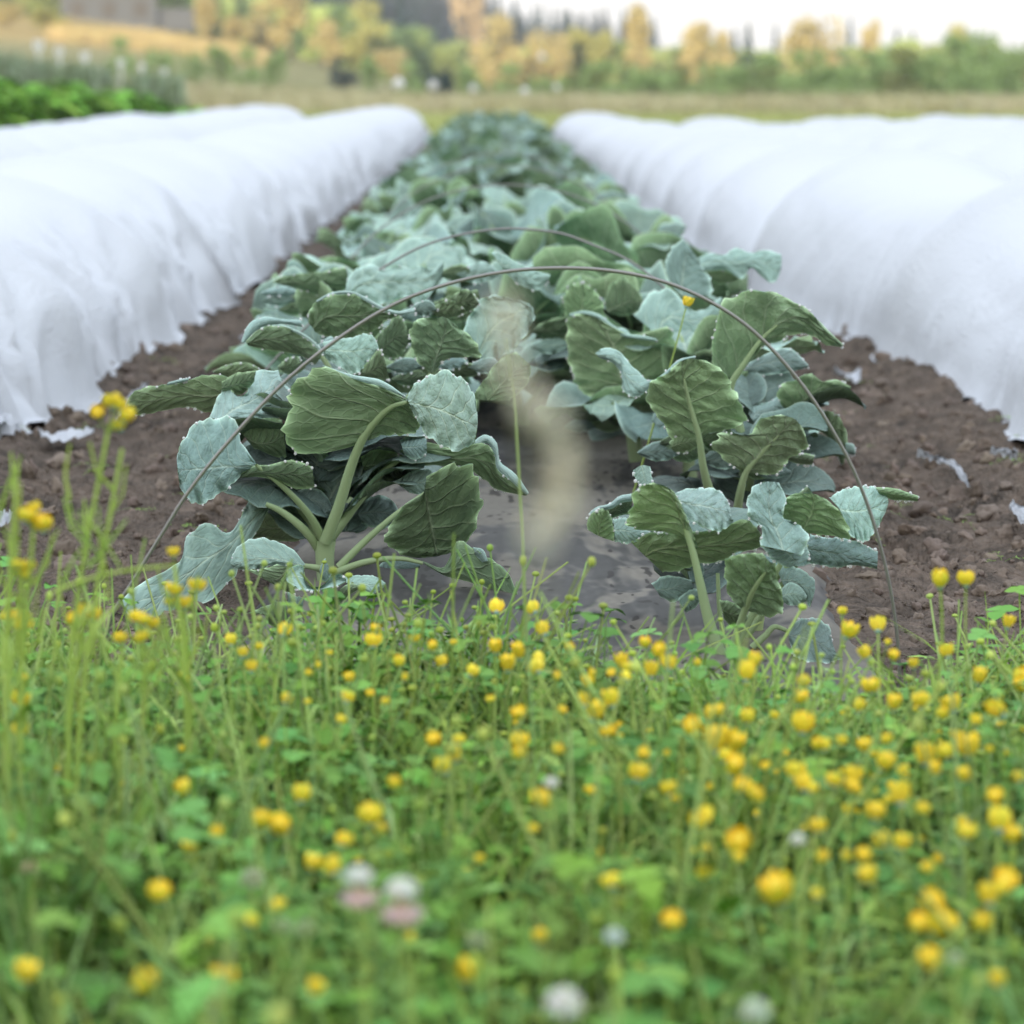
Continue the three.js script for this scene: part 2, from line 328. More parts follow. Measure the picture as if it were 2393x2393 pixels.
rowCover('second white fleece tunnel out from the broccoli on the right', 3.68, 0.62, -6, -45, hoopList(-6, rep(20, 1.8, 2.6)), 37, 0.59, 0.70, 2.4, 0.22, -0.1);
rowCover('third white fleece tunnel out from the broccoli on the right', 5.45, 0.62, -12, -44.5, hoopList(-12, rep(18, 1.7, 2.4)), 48, 0.58, 0.76, 2.4, 0.22);
rowCover('outermost white fleece tunnel on the right, only its bumpy crest showing', 7.2, 0.62, -18, -44, hoopList(-18, rep(16, 1.6, 2.2)), 59, 0.57, 0.80, 2.4, 0.22);
// ---------------------------------------------------------------- broccoli
// veins in leaf space: u from the base to the tip, v across with the midrib at 0.5
function veinField(u, v) {
  const s = Math.abs(v - 0.5) * 2, sg = v < 0.5 ? 0 : 0.37;
  const mid = Math.exp(-Math.pow(s / (0.05 * (1.15 - u)), 2));
  const ph = (u - 0.30 * Math.pow(s, 0.85) + 0.03 * noise(u * 6, v * 6)) * 6.2 + sg, f = ph - Math.floor(ph), dist = Math.min(f, 1 - f);
  const sec = Math.exp(-Math.pow(dist / (0.055 * (1.25 - s * 0.8)), 2)) * (1 - 0.45 * s);
  let d1 = 9, d2 = 9; const X = u * 20, Y = v * 15, ix = Math.floor(X), iy = Math.floor(Y);
  for (let a = -1; a <= 1; a++) for (let b = -1; b <= 1; b++) {
    const cx = ix + a, cy = iy + b, h1 = Math.abs(Math.sin(cx * 127.1 + cy * 311.7) * 43758.5) % 1, h2 = Math.abs(Math.sin(cx * 269.5 + cy * 183.3) * 24634.6) % 1;
    const dd = Math.hypot(cx + h1 - X, cy + h2 - Y); if (dd < d1) { d2 = d1; d1 = dd; } else if (dd < d2) d2 = dd;
  }
  const net = Math.exp(-Math.pow((d2 - d1) / 0.11, 2));
  return { mid, sec, net, puff: Math.min(1, dist * 2.6) * (1 - mid), cell: Math.min(1, (d2 - d1) * 1.4) };
}
const VS = 384;
const topTex = tex(VS, (u, v) => {
  const q = veinField(u, v), m = 1 + 0.20 * tileNoise(u, v, 7) + 0.12 * tileNoise(u, v, 30, 4), w = clamp(q.mid * 1.0 + q.sec * 0.75 + q.net * 0.15), e = sstep(0.955, 1, Math.abs(v - 0.5) * 2);
  const c = [0.54 * m, 0.65 * m, 0.64 * m], L = [0.95, 1, 0.92];
  return c.map((x, k) => lerp(lerp(x, L[k], w), 1, e * 0.8));
}, true);
const botTex = tex(VS, (u, v) => {
  const q = veinField(u, v), m = 1 + 0.18 * tileNoise(u, v, 6, 2) + 0.12 * tileNoise(u, v, 26, 7), w = clamp(q.mid + q.sec * 0.8 + q.net * 0.2), e = sstep(0.965, 1, Math.abs(v - 0.5) * 2);
  const c = [0.50 * m, 0.58 * m, 0.48 * m], L = [1, 1, 0.95];
  return c.map((x, k) => lerp(lerp(x, L[k], w), 1, e * 0.5));
}, true);
const botBump = tex(VS, (u, v) => { const q = veinField(u, v); return clamp(0.30 + q.mid * 0.5 + q.sec * 0.42 + q.net * 0.12 - q.puff * 0.20 + 0.08 * tileNoise(u, v, 30)); });
const topBump = tex(VS, (u, v) => { const q = veinField(u, v); return clamp(0.45 - q.mid * 0.35 - q.sec * 0.35 - q.net * 0.10 + q.puff * 0.25 + q.cell * 0.10 + 0.08 * tileNoise(u, v, 30)); });
const leafTop = mat([0.53, 0.645, 0.565], 0.62, { vertexColors: true, map: topTex, bumpMap: topBump, bumpScale: 0.004, specularIntensity: 0.55 });
const leafUnder = mat([0.64, 0.80, 0.54], 0.75, { vertexColors: true, map: botTex, bumpMap: botBump, bumpScale: 0.007, specularIntensity: 0.4 });  // colour raised in place of light coming through the leaf
const leafMats = [leafTop, leafUnder];
const stalkMat = mat([0.36, 0.47, 0.25], 0.6, { vertexColors: true, specularIntensity: 0.5 });
const dropMat = new THREE.MeshPhysicalMaterial({ color: 0xffffff, roughness: 0.04, transmission: 0.35, thickness: 0.004, ior: 1.36 });  // milky white body stands in for bright sky glinting in the drops

// traced leaves: rows of points run along the leaf from its base to its tip, from one edge over the midrib to the other
const frames = { a: [200, 750, 1.7564], b: [500, 550, 2.76], c: [1200, 550, 2.1467], e: [1350, 1050, 2.415], f: [400, 1050, 3.864], g: [1050, 500, 4.83], s: [0, 0, 1] };
const toPic = (fr, [x, y]) => { const [ox, oy, k] = frames[fr]; return [ox + x / k, oy + y / k]; };
function sampleRow(row, n) {
  const c = new THREE.CatmullRomCurve3(row.map((q) => V(q[0], q[1], q[2] ?? 0)), false, 'centripetal');
  const out = []; for (let i = 0; i < n; i++) out.push(c.getPoint(i / (n - 1))); return out;
}
const drift = (k) => rr(1 - k, 1 + k);
function patch(g, fr, side, d, rows, { ky, kx = 0, bulge = -0.012, n = 34, m = 19, ruffle = 0.006, tint = 1, drops, dz = 0, tip = 0, dark = 1 } = {}) {
  ky = ky ?? (side === 'U' ? 0.050 : -0.055);
  let R = rows.map((r) => { const q = r.map((p) => { const [x, y] = toPic(fr, p); return [x, y, p[2] ?? 0]; }); return sampleRow(q, n); });
  if (R.length === 2) R = [R[0], R[0].map((p, i) => p.clone().add(R[1][i]).multiplyScalar(0.5)), R[1]];
  const c0 = R[Math.floor(R.length / 2)][Math.floor(n / 2)], sd = rnd() * 50, P = [];
  { const e = R[0][0].distanceTo(R[0][n - 1]), f = R[0][Math.floor(n / 2)].distanceTo(R[R.length - 1][Math.floor(n / 2)]); ruffle *= clamp(Math.min(e, f * 1.4) * d / FPX / 0.13, 0.22, 1); }
  for (let i = 0; i < n; i++) {
    const cross = new THREE.CatmullRomCurve3(R.map((r) => r[i].clone()), false, 'centripetal'), line = [];
    for (let j = 0; j < m; j++) {
      const v = j / (m - 1), q = cross.getPoint(v), s = v * 2 - 1;
      const e = Math.pow(Math.abs(s), 3);
      const w = 1 + e * (0.030 * Math.sin(i * 1.3 + sd) + 0.022 * Math.sin(i * 2.3 + sd) + 0.07 * noise(i / (n - 1) * 13, s * 3, sd));
      const mid = cross.getPoint(0.5); q.x = mid.x + (q.x - mid.x) * w; q.y = mid.y + (q.y - mid.y) * w;
      let depth = d + dz + ky * (q.y - c0.y) / 100 + kx * (q.x - c0.x) / 100 + q.z * 0.01 + bulge * (1 - s * s) + tip * (i / (n - 1) - 0.5);
      const U = i / (n - 1); depth += ruffle * (1.5 * e * Math.sin(U * 23 + sd) + 0.9 * e * Math.sin(U * 49 + sd * 3 + s) + 1.2 * noise(U * 8.6, s * 2.2, sd) + 0.8 * noise(U * 20, s * 5, sd));
      line.push(at(q.x, q.y, Math.max(depth, 1)));
    }
    P.push(line);
  }
  // which way does the face that the camera sees look?
  const a = P[Math.floor(n / 2)][Math.floor(m / 2)], du = V().subVectors(P[Math.floor(n / 2) + 2][Math.floor(m / 2)], a), dv = V().subVectors(P[Math.floor(n / 2)][Math.floor(m / 2) + 2], a);
  const facing = du.cross(dv).dot(V().subVectors(camera.position, a)) > 0;
  const k = tint * drift(0.08);  // low tints put the shade of inner and hanging leaves into the colour
  const topC = [k * drift(0.04), k, k * drift(0.06)].map((x) => x * dark), undC = [k * drift(0.05), k, k * drift(0.07)].map((x) => x * dark);
  g.grid(P, { top: side === 'T' ? facing : !facing, color: topC, color2: undC, t: 0.0008, edge: 0.75 });
  if (drops) for (let q = 0; q < drops.n; q++) {
    const onLow = rnd() < 0.8, i = Math.floor(rr(drops.from ?? 2, n - 0.01)), j = rnd() < 0.5 ? 0 : m - 1, pt = P[i][j];
    const r = rr(0.0015, 0.0031);
    drops.list.push([pt.clone().add(V(rr(-1, 1) * 0.001, onLow ? -r * 0.5 : r * 0.6, 0.001)), r]);
  }
  return P;
}
function dropGeo(list, off) { const g = new Geo(); for (const [p, r] of list) g.add(ballMid, M4(p, null, r)); return g.build(off); }
function pathPts(fr, pts, d) { return spline(pts.map((p) => { const [x, y] = toPic(fr, p); return at(x, y, d + (p[2] ?? 0) * 0.01); }), 18); }

function plantBase(px, py, label, group, d) {
  const p = at(px, py, d); p.y = 0.036;
  return tag(base('broccoli_plant', p), label, 'broccoli plant', group);
}
function heroLeaf(plant, patches, stalk, { drops = 0, label } = {}) {
  const g = new Geo(), list = [];
  for (const [fr, side, d, rows, opt = {}] of patches) patch(g, fr, side, d, rows, { ...opt, drops: drops ? { n: Math.round(1.9 * drops / patches.length), list } : undefined });
  const leaf = put('leaf', g.build(plant.position), leafMats, plant);
  if (label) leaf.userData.label = label;
  if (stalk) { const [fr, d, pts, r0, r1] = stalk; put('leaf_stalk', new Geo().tube(pathPts(fr, pts, d), [r0, r1], { sides: 9 }).build(plant.position), stalkMat, leaf); }
  if (list.length) { const o = put('water_drop', dropGeo(list, plant.position), dropMat, leaf); o.userData.kind = 'stuff'; }
  return leaf;
}

seed(2024);
{ // the plant at the front left of the bed
  const d = 4.38, A = plantBase(762, 1405, 'large broccoli plant behind the wire hoop with arched leaf showing its ribbed underside', null, d);
  put('stem', new Geo().tube(pathPts('a', [[985, 1150], [985, 1050], [982, 960], [985, 900]], d), [0.014, 0.018], { sides: 12 }).build(A.position), stalkMat, A);
  heroLeaf(A, [
    ['a', 'U', d - 0.10, [
      [[1140, 500], [1010, 535], [900, 545], [820, 490], [812, 420], [850, 335], [830, 276], [900, 228], [965, 186], [1090, 236], [1200, 268], [1310, 312]],
      [[1150, 480], [1165, 450], [1185, 425], [1205, 398], [1225, 376], [1245, 360], [1262, 350], [1280, 344], [1298, 340], [1310, 338], [1318, 338], [1325, 338]],
      [[1160, 492], [1190, 478], [1220, 466], [1260, 468], [1300, 468], [1345, 462], [1372, 446], [1374, 425], [1366, 405], [1355, 385], [1345, 365], [1335, 345]]], { ky: 0.045, ruffle: 0.006, n: 40, m: 22, tint: 0.70 }],
    ['a', 'T', d - 0.16, [
      [[1318, 318], [1345, 268], [1400, 232], [1480, 205], [1560, 250], [1604, 330]],
      [[1326, 336], [1370, 345], [1430, 358], [1500, 385], [1560, 415], [1608, 430]],
      [[1334, 352], [1362, 405], [1400, 470], [1460, 512], [1525, 532], [1596, 500]]], { ky: -0.02, kx: 0.03, ruffle: 0.007, tint: 1.12, n: 28 }],
    ['a', 'T', d - 0.10, [[[985, 190], [1090, 238], [1200, 265], [1310, 312]], [[970, 182], [1090, 222], [1215, 246], [1322, 318]]], { ky: -0.2, ruffle: 0.002, n: 20, m: 5, tint: 1.25 }],
  ], ['a', d - 0.06, [[985, 905, 4], [1040, 760, 2], [1092, 590, 0], [1140, 480, -2], [1200, 402, -4], [1262, 350, -6], [1322, 334, -8]], 0.0110, 0.003], { drops: 12 });
  heroLeaf(A, [['a', 'U', 4.55, [
    [[585, 232], [500, 220], [420, 245], [335, 262], [250, 272], [188, 303], [160, 360]],
    [[582, 300], [500, 310], [420, 302], [340, 315], [260, 332], [200, 350], [160, 368]],
    [[560, 365], [500, 374], [420, 352], [330, 363], [260, 378], [210, 385], [163, 374]]], { ky: 0.06, tint: 0.80 }],
  ['a', 'T', 4.53, [[[330, 264], [400, 250], [420, 246]], [[340, 254], [395, 240], [425, 236]]], { n: 10, m: 5, ky: -0.3, tint: 1.2 }]],
    ['a', 4.55, [[960, 890, -10], [800, 640, -4], [680, 430], [582, 300]], 0.008, 0.003], { drops: 14 });
  heroLeaf(A, [['a', 'T', 4.50, [
    [[512, 400], [545, 312], [580, 262], [615, 310], [655, 300], [692, 213], [790, 205]],
    [[560, 405], [600, 370], [640, 350], [680, 330], [720, 305], [760, 275], [810, 250]],
    [[618, 410], [690, 406], [750, 402], [810, 395], [850, 375], [885, 345], [910, 332]]], { ky: -0.09, tint: 1.08 }]],
    ['a', 4.50, [[960, 890, -6], [840, 690], [720, 520], [690, 420]], 0.007, 0.003]);
  heroLeaf(A, [['a', 'T', 4.22, [
    [[690, 572], [640, 500], [600, 396], [530, 400], [455, 422], [392, 500], [376, 565]],
    [[700, 592], [620, 600], [560, 600], [500, 606], [450, 610], [410, 612], [378, 612]],
    [[690, 605], [645, 622], [600, 675], [540, 715], [482, 750], [428, 738], [388, 680]]], { ky: -0.03, kx: 0.06, tint: 0.86 }],
  ['a', 'U', 4.28, [[[600, 660], [680, 600], [760, 590], [850, 570], [930, 600]], [[640, 640], [720, 640], [800, 660], [870, 690], [940, 680]]], { n: 16, m: 9, tint: 0.7, dark: 0.8 }]],
    ['a', 4.30, [[985, 920, 8], [920, 800, 4], [820, 690], [700, 592, -4]], 0.008, 0.003], { drops: 10 });
  heroLeaf(A, [['a', 'U', 4.45, [[[610, 412], [680, 402], [740, 398], [805, 402]], [[650, 470], [700, 500], [760, 500], [815, 470]], [[690, 520], [730, 535], [790, 560], [825, 560]]], { n: 14, m: 11, tint: 0.75 }]], null);
  heroLeaf(A, [['a', 'U', 4.30, [
    [[1390, 712], [1310, 755], [1245, 850], [1230, 900], [1265, 940], [1330, 968], [1385, 972]],
    [[1392, 690], [1405, 760], [1415, 820], [1425, 870], [1435, 920], [1440, 950], [1445, 965]],
    [[1400, 640], [1500, 590], [1580, 600], [1622, 690], [1615, 800], [1580, 890], [1500, 950]]], { ky: 0.06, tint: 0.48, ruffle: 0.008 }]],  // low tint paints the shade on this hanging leaf
    ['a', 4.34, [[1040, 1010], [1130, 920], [1230, 830], [1310, 765], [1395, 705]], 0.007, 0.003]);
  heroLeaf(A, [['a', 'U', 4.45, [
    [[1290, 530], [1400, 498], [1520, 528], [1615, 500], [1660, 515], [1700, 600], [1760, 650], [1816, 712]],
    [[1290, 560], [1400, 545], [1520, 565], [1600, 565], [1655, 595], [1700, 645], [1755, 685], [1812, 714]],
    [[1300, 600], [1420, 592], [1510, 596], [1585, 615], [1640, 655], [1690, 690], [1745, 705], [1808, 716]]], { ky: 0.05, tint: 0.74 }],
  ['a', 'T', 4.42, [[[1590, 500], [1640, 468], [1685, 500], [1700, 580], [1760, 625], [1818, 706]], [[1610, 512], [1650, 500], [1680, 545], [1690, 605], [1745, 655], [1814, 714]]], { n: 18, m: 7, tint: 1.15, ky: -0.1 }]],
    ['a', 4.42, [[1000, 900], [1120, 740], [1220, 620], [1300, 560]], 0.009, 0.004], { drops: 8 });
  heroLeaf(A, [['a', 'T', 4.30, [
    [[735, 735], [668, 742], [640, 800], [588, 872], [500, 828], [420, 880], [390, 985], [260, 1060], [140, 1150]],
    [[745, 760], [690, 810], [640, 870], [570, 932], [500, 978], [430, 1032], [350, 1100], [270, 1155], [180, 1215]],
    [[752, 770], [710, 850], [650, 950], [610, 1050], [530, 1125], [430, 1205], [370, 1275], [310, 1305], [250, 1290]]], { ky: -0.045, kx: 0.05, tint: 0.98, n: 34, ruffle: 0.006 }]],
    ['a', 4.36, [[985, 980, 4], [900, 860, 0], [800, 780], [740, 752]], 0.009, 0.004], { drops: 6 });
  heroLeaf(A, [['a', 'T', 4.18, [
    [[900, 1000], [850, 940], [770, 903], [700, 893], [640, 915], [605, 960], [596, 992]],
    [[890, 1008], [830, 990], [770, 978], [710, 978], [660, 985], [625, 995], [598, 1000]],
    [[850, 1010], [805, 1004], [760, 1006], [720, 1016], [680, 1018], [640, 1020], [605, 1006]]], { ky: -0.08, tint: 0.9 }],
  ['a', 'U', 4.16, [[[790, 1000], [720, 1018], [665, 1024]], [[835, 1010], [790, 1060], [740, 1062]], [[890, 1010], [850, 1120], [820, 1110]]], { n: 12, m: 10, tint: 0.95 }]],
    ['a', 4.26, [[985, 1030, 6], [940, 1012], [890, 1004]], 0.007, 0.004], { drops: 6 });
  heroLeaf(A, [['a', 'U', 4.22, [
    [[1380, 986], [1470, 1014], [1528, 902], [1600, 940], [1655, 972], [1720, 1020], [1770, 1110], [1815, 1240]],
    [[1390, 994], [1475, 1034], [1548, 1010], [1620, 1035], [1685, 1075], [1740, 1140], [1785, 1215], [1835, 1275]],
    [[1395, 1000], [1480, 1046], [1560, 1066], [1640, 1092], [1700, 1142], [1750, 1222], [1800, 1278], [1850, 1292]]], { ky: 0.04, tint: 0.85, tip: -0.16 }],
  ['a', 'T', 4.12, [[[1805, 1230], [1870, 1200], [1930, 1235], [1935, 1280]], [[1825, 1280], [1860, 1285], [1900, 1292], [1925, 1290]]], { n: 12, m: 8, tint: 0.8 }],
  ['a', 'T', 4.20, [[[1590, 930], [1630, 940], [1650, 985]], [[1600, 960], [1615, 975], [1630, 990]]], { n: 8, m: 6, tint: 0.9 }]],
    ['a', 4.30, [[1010, 1040, 4], [1150, 990, 2], [1290, 975], [1385, 994]], 0.007, 0.003]);
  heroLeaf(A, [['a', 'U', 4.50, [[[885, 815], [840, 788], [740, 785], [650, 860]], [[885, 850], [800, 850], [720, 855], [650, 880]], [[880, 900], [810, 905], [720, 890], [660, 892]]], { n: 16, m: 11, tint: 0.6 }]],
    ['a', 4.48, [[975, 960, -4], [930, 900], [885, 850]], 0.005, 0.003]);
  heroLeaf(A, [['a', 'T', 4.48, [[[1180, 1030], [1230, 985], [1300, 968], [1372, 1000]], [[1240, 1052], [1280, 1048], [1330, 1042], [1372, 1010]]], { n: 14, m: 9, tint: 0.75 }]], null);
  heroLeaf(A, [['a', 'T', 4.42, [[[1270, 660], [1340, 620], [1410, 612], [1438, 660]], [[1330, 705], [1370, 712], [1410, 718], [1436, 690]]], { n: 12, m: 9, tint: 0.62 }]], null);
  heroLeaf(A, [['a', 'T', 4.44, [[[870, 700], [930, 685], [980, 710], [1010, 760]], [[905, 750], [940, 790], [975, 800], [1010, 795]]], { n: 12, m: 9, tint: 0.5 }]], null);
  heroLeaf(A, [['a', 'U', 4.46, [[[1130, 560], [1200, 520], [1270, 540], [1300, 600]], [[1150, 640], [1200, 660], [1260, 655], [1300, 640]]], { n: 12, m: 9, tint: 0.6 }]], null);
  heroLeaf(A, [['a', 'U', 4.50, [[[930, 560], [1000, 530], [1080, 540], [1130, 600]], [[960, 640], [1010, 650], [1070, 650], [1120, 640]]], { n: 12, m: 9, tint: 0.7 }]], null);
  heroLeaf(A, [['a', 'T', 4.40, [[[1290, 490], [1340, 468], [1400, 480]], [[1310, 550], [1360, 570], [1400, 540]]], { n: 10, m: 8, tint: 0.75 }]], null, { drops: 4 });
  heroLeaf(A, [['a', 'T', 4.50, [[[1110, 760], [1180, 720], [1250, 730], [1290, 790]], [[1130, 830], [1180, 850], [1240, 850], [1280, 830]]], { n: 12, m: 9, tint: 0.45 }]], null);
  heroLeaf(A, [['a', 'U', 4.52, [[[560, 250], [620, 215], [700, 205]], [[560, 300], [640, 300], [690, 250]]], { n: 10, m: 8, tint: 0.7 }]], null);
}
{ // small plant in front of it
  const S = plantBase(760, 1500, 'small broccoli seedling with pale cupped leaves in front of the large plant', null, 4.05);
  heroLeaf(S, [['f', 'T', 4.02, [[[1030, 1130], [1070, 1070], [1150, 1045], [1195, 1060], [1200, 1170], [1260, 1245], [1370, 1230], [1450, 1150], [1530, 1125], [1578, 1180]], [[1045, 1200], [1100, 1230], [1150, 1262], [1200, 1275], [1250, 1280], [1310, 1278], [1360, 1268], [1420, 1252], [1500, 1235], [1570, 1200]]], { tint: 1.3, n: 30, ky: -0.12, bulge: 0.02 }]],
    ['f', 4.03, [[1280, 1800], [1285, 1600], [1285, 1400], [1270, 1290]], 0.0045, 0.003], { drops: 6 });
  heroLeaf(S, [['f', 'T', 4.10, [[[1560, 1150], [1700, 1140], [1850, 1155], [1935, 1210]], [[1580, 1200], [1700, 1215], [1820, 1230], [1925, 1235]], [[1620, 1235], [1720, 1290], [1820, 1300], [1900, 1260]]], { tint: 1.25, ky: -0.10 }]],
    ['f', 4.08, [[1345, 1800], [1370, 1650], [1430, 1500], [1560, 1330], [1640, 1200]], 0.004, 0.002]);
  heroLeaf(S, [['f', 'U', 4.05, [[[1320, 1560], [1380, 1400], [1480, 1300], [1620, 1215], [1710, 1240]], [[1380, 1570], [1450, 1480], [1520, 1390], [1600, 1320], [1700, 1255]]], { tint: 0.75, n: 20, m: 11 }]],
    ['f', 4.04, [[1340, 1820], [1370, 1680], [1430, 1540], [1510, 1440], [1600, 1330]], 0.004, 0.0015]);
  heroLeaf(S, [['f', 'T', 4.08, [[[1345, 1090], [1370, 1020], [1392, 985]], [[1350, 1160], [1395, 1190], [1445, 1130]]], { tint: 0.8, n: 10, m: 8 }]], null);
  heroLeaf(S, [['f', 'U', 4.04, [[[1050, 1290], [1130, 1330], [1200, 1340]], [[1060, 1400], [1120, 1480], [1180, 1440]], [[1080, 1460], [1110, 1480], [1150, 1470]]], { tint: 0.9, n: 10, m: 8 }]],
    ['f', 4.03, [[1230, 1800], [1200, 1620], [1150, 1470]], 0.004, 0.002]);
  heroLeaf(S, [['f', 'U', 3.98, [[[690, 1480], [820, 1430], [960, 1375], [1040, 1400]], [[850, 1500], [930, 1540], [1000, 1580], [1060, 1560]], [[860, 1560], [930, 1600], [990, 1620], [1060, 1620]]], { tint: 0.8, n: 14, m: 10 }]], null);
}
{ // the front plant on the right of the bed
  const d = 3.74, B = plantBase(1690, 1646, 'broccoli plant with pale forked stem at the front of the bed inside the wire hoop', null, d);
  put('stem', new Geo().tube(pathPts('e', [[826, 1450], [818, 1330], [812, 1240], [812, 1180]], d), [0.013, 0.010], { sides: 12, color: [1.35, 1.25, 1.3] }).build(B.position), stalkMat, B);
  heroLeaf(B, [['e', 'U', d - 0.02, [
    [[570, 475], [420, 458], [288, 430], [298, 340], [335, 218], [425, 188]],
    [[632, 520], [600, 435], [580, 375], [560, 315], [535, 262], [500, 212]],
    [[680, 560], [650, 480], [625, 410], [600, 350], [572, 290], [540, 240]]], { tint: 1.05, ky: 0.06 }],
  ['e', 'T', d + 0.02, [
    [[548, 250], [620, 224], [720, 221], [798, 235], [842, 290], [862, 345]],
    [[568, 292], [640, 312], [710, 322], [780, 338], [832, 355], [868, 392]],
    [[585, 358], [650, 410], [720, 442], [790, 466], [842, 442], [878, 402]]], { tint: 1.12, ky: -0.06, ruffle: 0.006 }]],
    ['e', d, [[812, 1185], [760, 1040], [722, 900], [692, 760], [650, 580], [602, 432], [548, 292]], 0.010, 0.003], { drops: 8 });
  heroLeaf(B, [['e', 'T', d + 0.12, [[[312, 120], [325, 160], [352, 206]], [[360, 92], [375, 150], [388, 208]], [[408, 98], [415, 150], [422, 190]]], { n: 12, m: 9, tint: 1.1 }]], null, { drops: 5 });
  heroLeaf(B, [
    ['e', 'U', d + 0.02, [[[54, 450], [60, 390], [95, 350], [142, 337]], [[120, 488], [120, 430], [140, 380], [162, 344]], [[205, 518], [200, 440], [186, 380], [166, 345]]], { n: 14, m: 11, tint: 1.0 }],
    ['e', 'T', d + 0.08, [[[60, 368], [110, 328], [180, 310], [235, 268], [306, 252]], [[78, 372], [130, 345], [195, 330], [245, 300], [306, 290]]], { n: 16, m: 7, tint: 1.1 }],
    ['e', 'U', d + 0.12, [[[160, 332], [230, 288], [304, 262]], [[190, 390], [250, 370], [306, 360]]], { n: 12, m: 8, tint: 0.45 }],
    ['e', 'T', d + 0.06, [[[202, 400], [260, 388], [330, 430], [402, 468]], [[212, 520], [270, 532], [330, 520], [404, 484]]], { n: 14, m: 9, tint: 1.0 }]], null, { drops: 14 });
  heroLeaf(B, [['e', 'U', d + 0.05, [
    [[300, 522], [400, 472], [500, 470], [650, 470], [800, 440], [930, 395], [1005, 440], [1032, 482]],
    [[380, 600], [450, 565], [560, 553], [680, 548], [800, 538], [900, 522], [980, 512], [1036, 512]],
    [[480, 692], [560, 690], [640, 655], [720, 642], [820, 628], [900, 578], [980, 566], [1036, 546]]], { tint: 0.72, ruffle: 0.008, n: 32 }]], null, { drops: 10 });
  heroLeaf(B, [['e', 'T', d + 0.02, [
    [[1035, 545], [1032, 430], [966, 380], [960, 300], [990, 218], [1050, 184]],
    [[1160, 572], [1130, 480], [1092, 400], [1080, 330], [1082, 250], [1090, 184]],
    [[1260, 600], [1302, 500], [1240, 420], [1160, 392], [1176, 280], [1132, 190]]], { tint: 0.95, n: 26 }],
  ['e', 'T', d + 0.01, [[[1038, 545], [1100, 622], [1190, 668]], [[1160, 568], [1200, 602], [1240, 650]], [[1200, 498], [1290, 542], [1306, 612]]], { n: 14, m: 11, tint: 0.92 }]], null, { drops: 8 });
  heroLeaf(B, [['e', 'U', d + 0.06, [
    [[1265, 452], [1180, 430], [1135, 360], [1150, 300], [1222, 250]],
    [[1270, 462], [1300, 400], [1322, 350], [1332, 300], [1320, 248]],
    [[1300, 472], [1420, 482], [1535, 498], [1492, 370], [1402, 284]]], { tint: 1.1 }],
  ['e', 'U', d + 0.07, [[[1252, 245], [1280, 225], [1296, 206]], [[1270, 255], [1300, 250], [1325, 248]]], { n: 8, m: 6 }]],
    ['e', d + 0.08, [[830, 1240], [1000, 900], [1150, 640], [1270, 462]], 0.007, 0.003], { drops: 4 });
  heroLeaf(B, [['e', 'T', d + 0.14, [
    [[1420, 272], [1500, 230], [1600, 210], [1680, 214], [1742, 262]],
    [[1478, 342], [1540, 352], [1600, 350], [1670, 332], [1752, 292]],
    [[1532, 482], [1580, 512], [1630, 516], [1682, 460], [1736, 352]]], { tint: 1.16 }],
  ['e', 'U', d + 0.16, [[[1680, 218], [1780, 220], [1860, 245], [1922, 266]], [[1702, 248], [1780, 284], [1850, 286], [1920, 290]]], { n: 14, m: 7, tint: 0.9 }]],
    ['e', d + 0.14, [[840, 1240], [1060, 900], [1300, 560], [1480, 350]], 0.006, 0.003], { drops: 18 });
  heroLeaf(B, [['e', 'T', d + 0.10, [
    [[1312, 482], [1410, 500], [1480, 500], [1600, 530], [1692, 582]],
    [[1300, 562], [1400, 582], [1480, 592], [1580, 622], [1692, 642]],
    [[1292, 642], [1370, 652], [1460, 666], [1560, 652], [1690, 674]]], { tint: 0.62, ky: -0.03 }]],
    ['e', d + 0.10, [[850, 1200], [1000, 900], [1180, 660], [1300, 562]], 0.006, 0.003], { drops: 12 });
  heroLeaf(B, [['e', 'U', d - 0.08, [
    [[930, 902], [860, 832], [834, 720], [845, 618], [950, 590], [1042, 588]],
    [[946, 912], [975, 830], [1000, 780], [1030, 730], [1062, 690], [1092, 640]],
    [[972, 912], [1060, 942], [1150, 922], [1162, 850], [1126, 730], [1114, 640]]], { tint: 0.92, ky: 0.055 }]],
    ['e', d - 0.05, [[830, 1300, 4], [880, 1110, 3], [940, 920, 0], [1000, 782, -4], [1062, 690, -6]], 0.0085, 0.002]);
  heroLeaf(B, [['e', 'T', d + 0.08, [[[1120, 662], [1200, 658], [1280, 690], [1336, 740]], [[1150, 742], [1200, 742], [1270, 772], [1338, 800]], [[1170, 790], [1220, 800], [1280, 840], [1310, 890]]], { n: 16, m: 11, tint: 0.8 }],
  ['e', 'T', d + 0.03, [[[1142, 800], [1200, 752], [1255, 780], [1292, 830]], [[1160, 862], [1210, 882], [1260, 872], [1288, 856]]], { n: 14, m: 9, tint: 1.05 }]], null);
  heroLeaf(B, [['e', 'T', d + 0.03, [[[1190, 1012], [1260, 960], [1350, 958], [1422, 1010], [1432, 1090]], [[1192, 1050], [1250, 1060], [1330, 1080], [1400, 1120], [1460, 1150]], [[1196, 1080], [1232, 1170], [1330, 1202], [1420, 1202], [1492, 1182]]], { tint: 0.62, ky: -0.08, n: 20 }]],
    ['e', d + 0.06, [[985, 1120], [1060, 1050], [1110, 1002], [1196, 1030]], 0.006, 0.003], { drops: 10 });
  heroLeaf(B, [['e', 'T', d + 0.05, [[[418, 760], [480, 720], [560, 720], [642, 742]], [[470, 832], [540, 862], [600, 822], [652, 792]]], { n: 12, m: 9, tint: 0.55 }],
  ['e', 'T', d + 0.03, [[[566, 850], [640, 792], [702, 802]], [[608, 918], [650, 902], [692, 852]]], { n: 10, m: 8, tint: 0.7 }]], null);
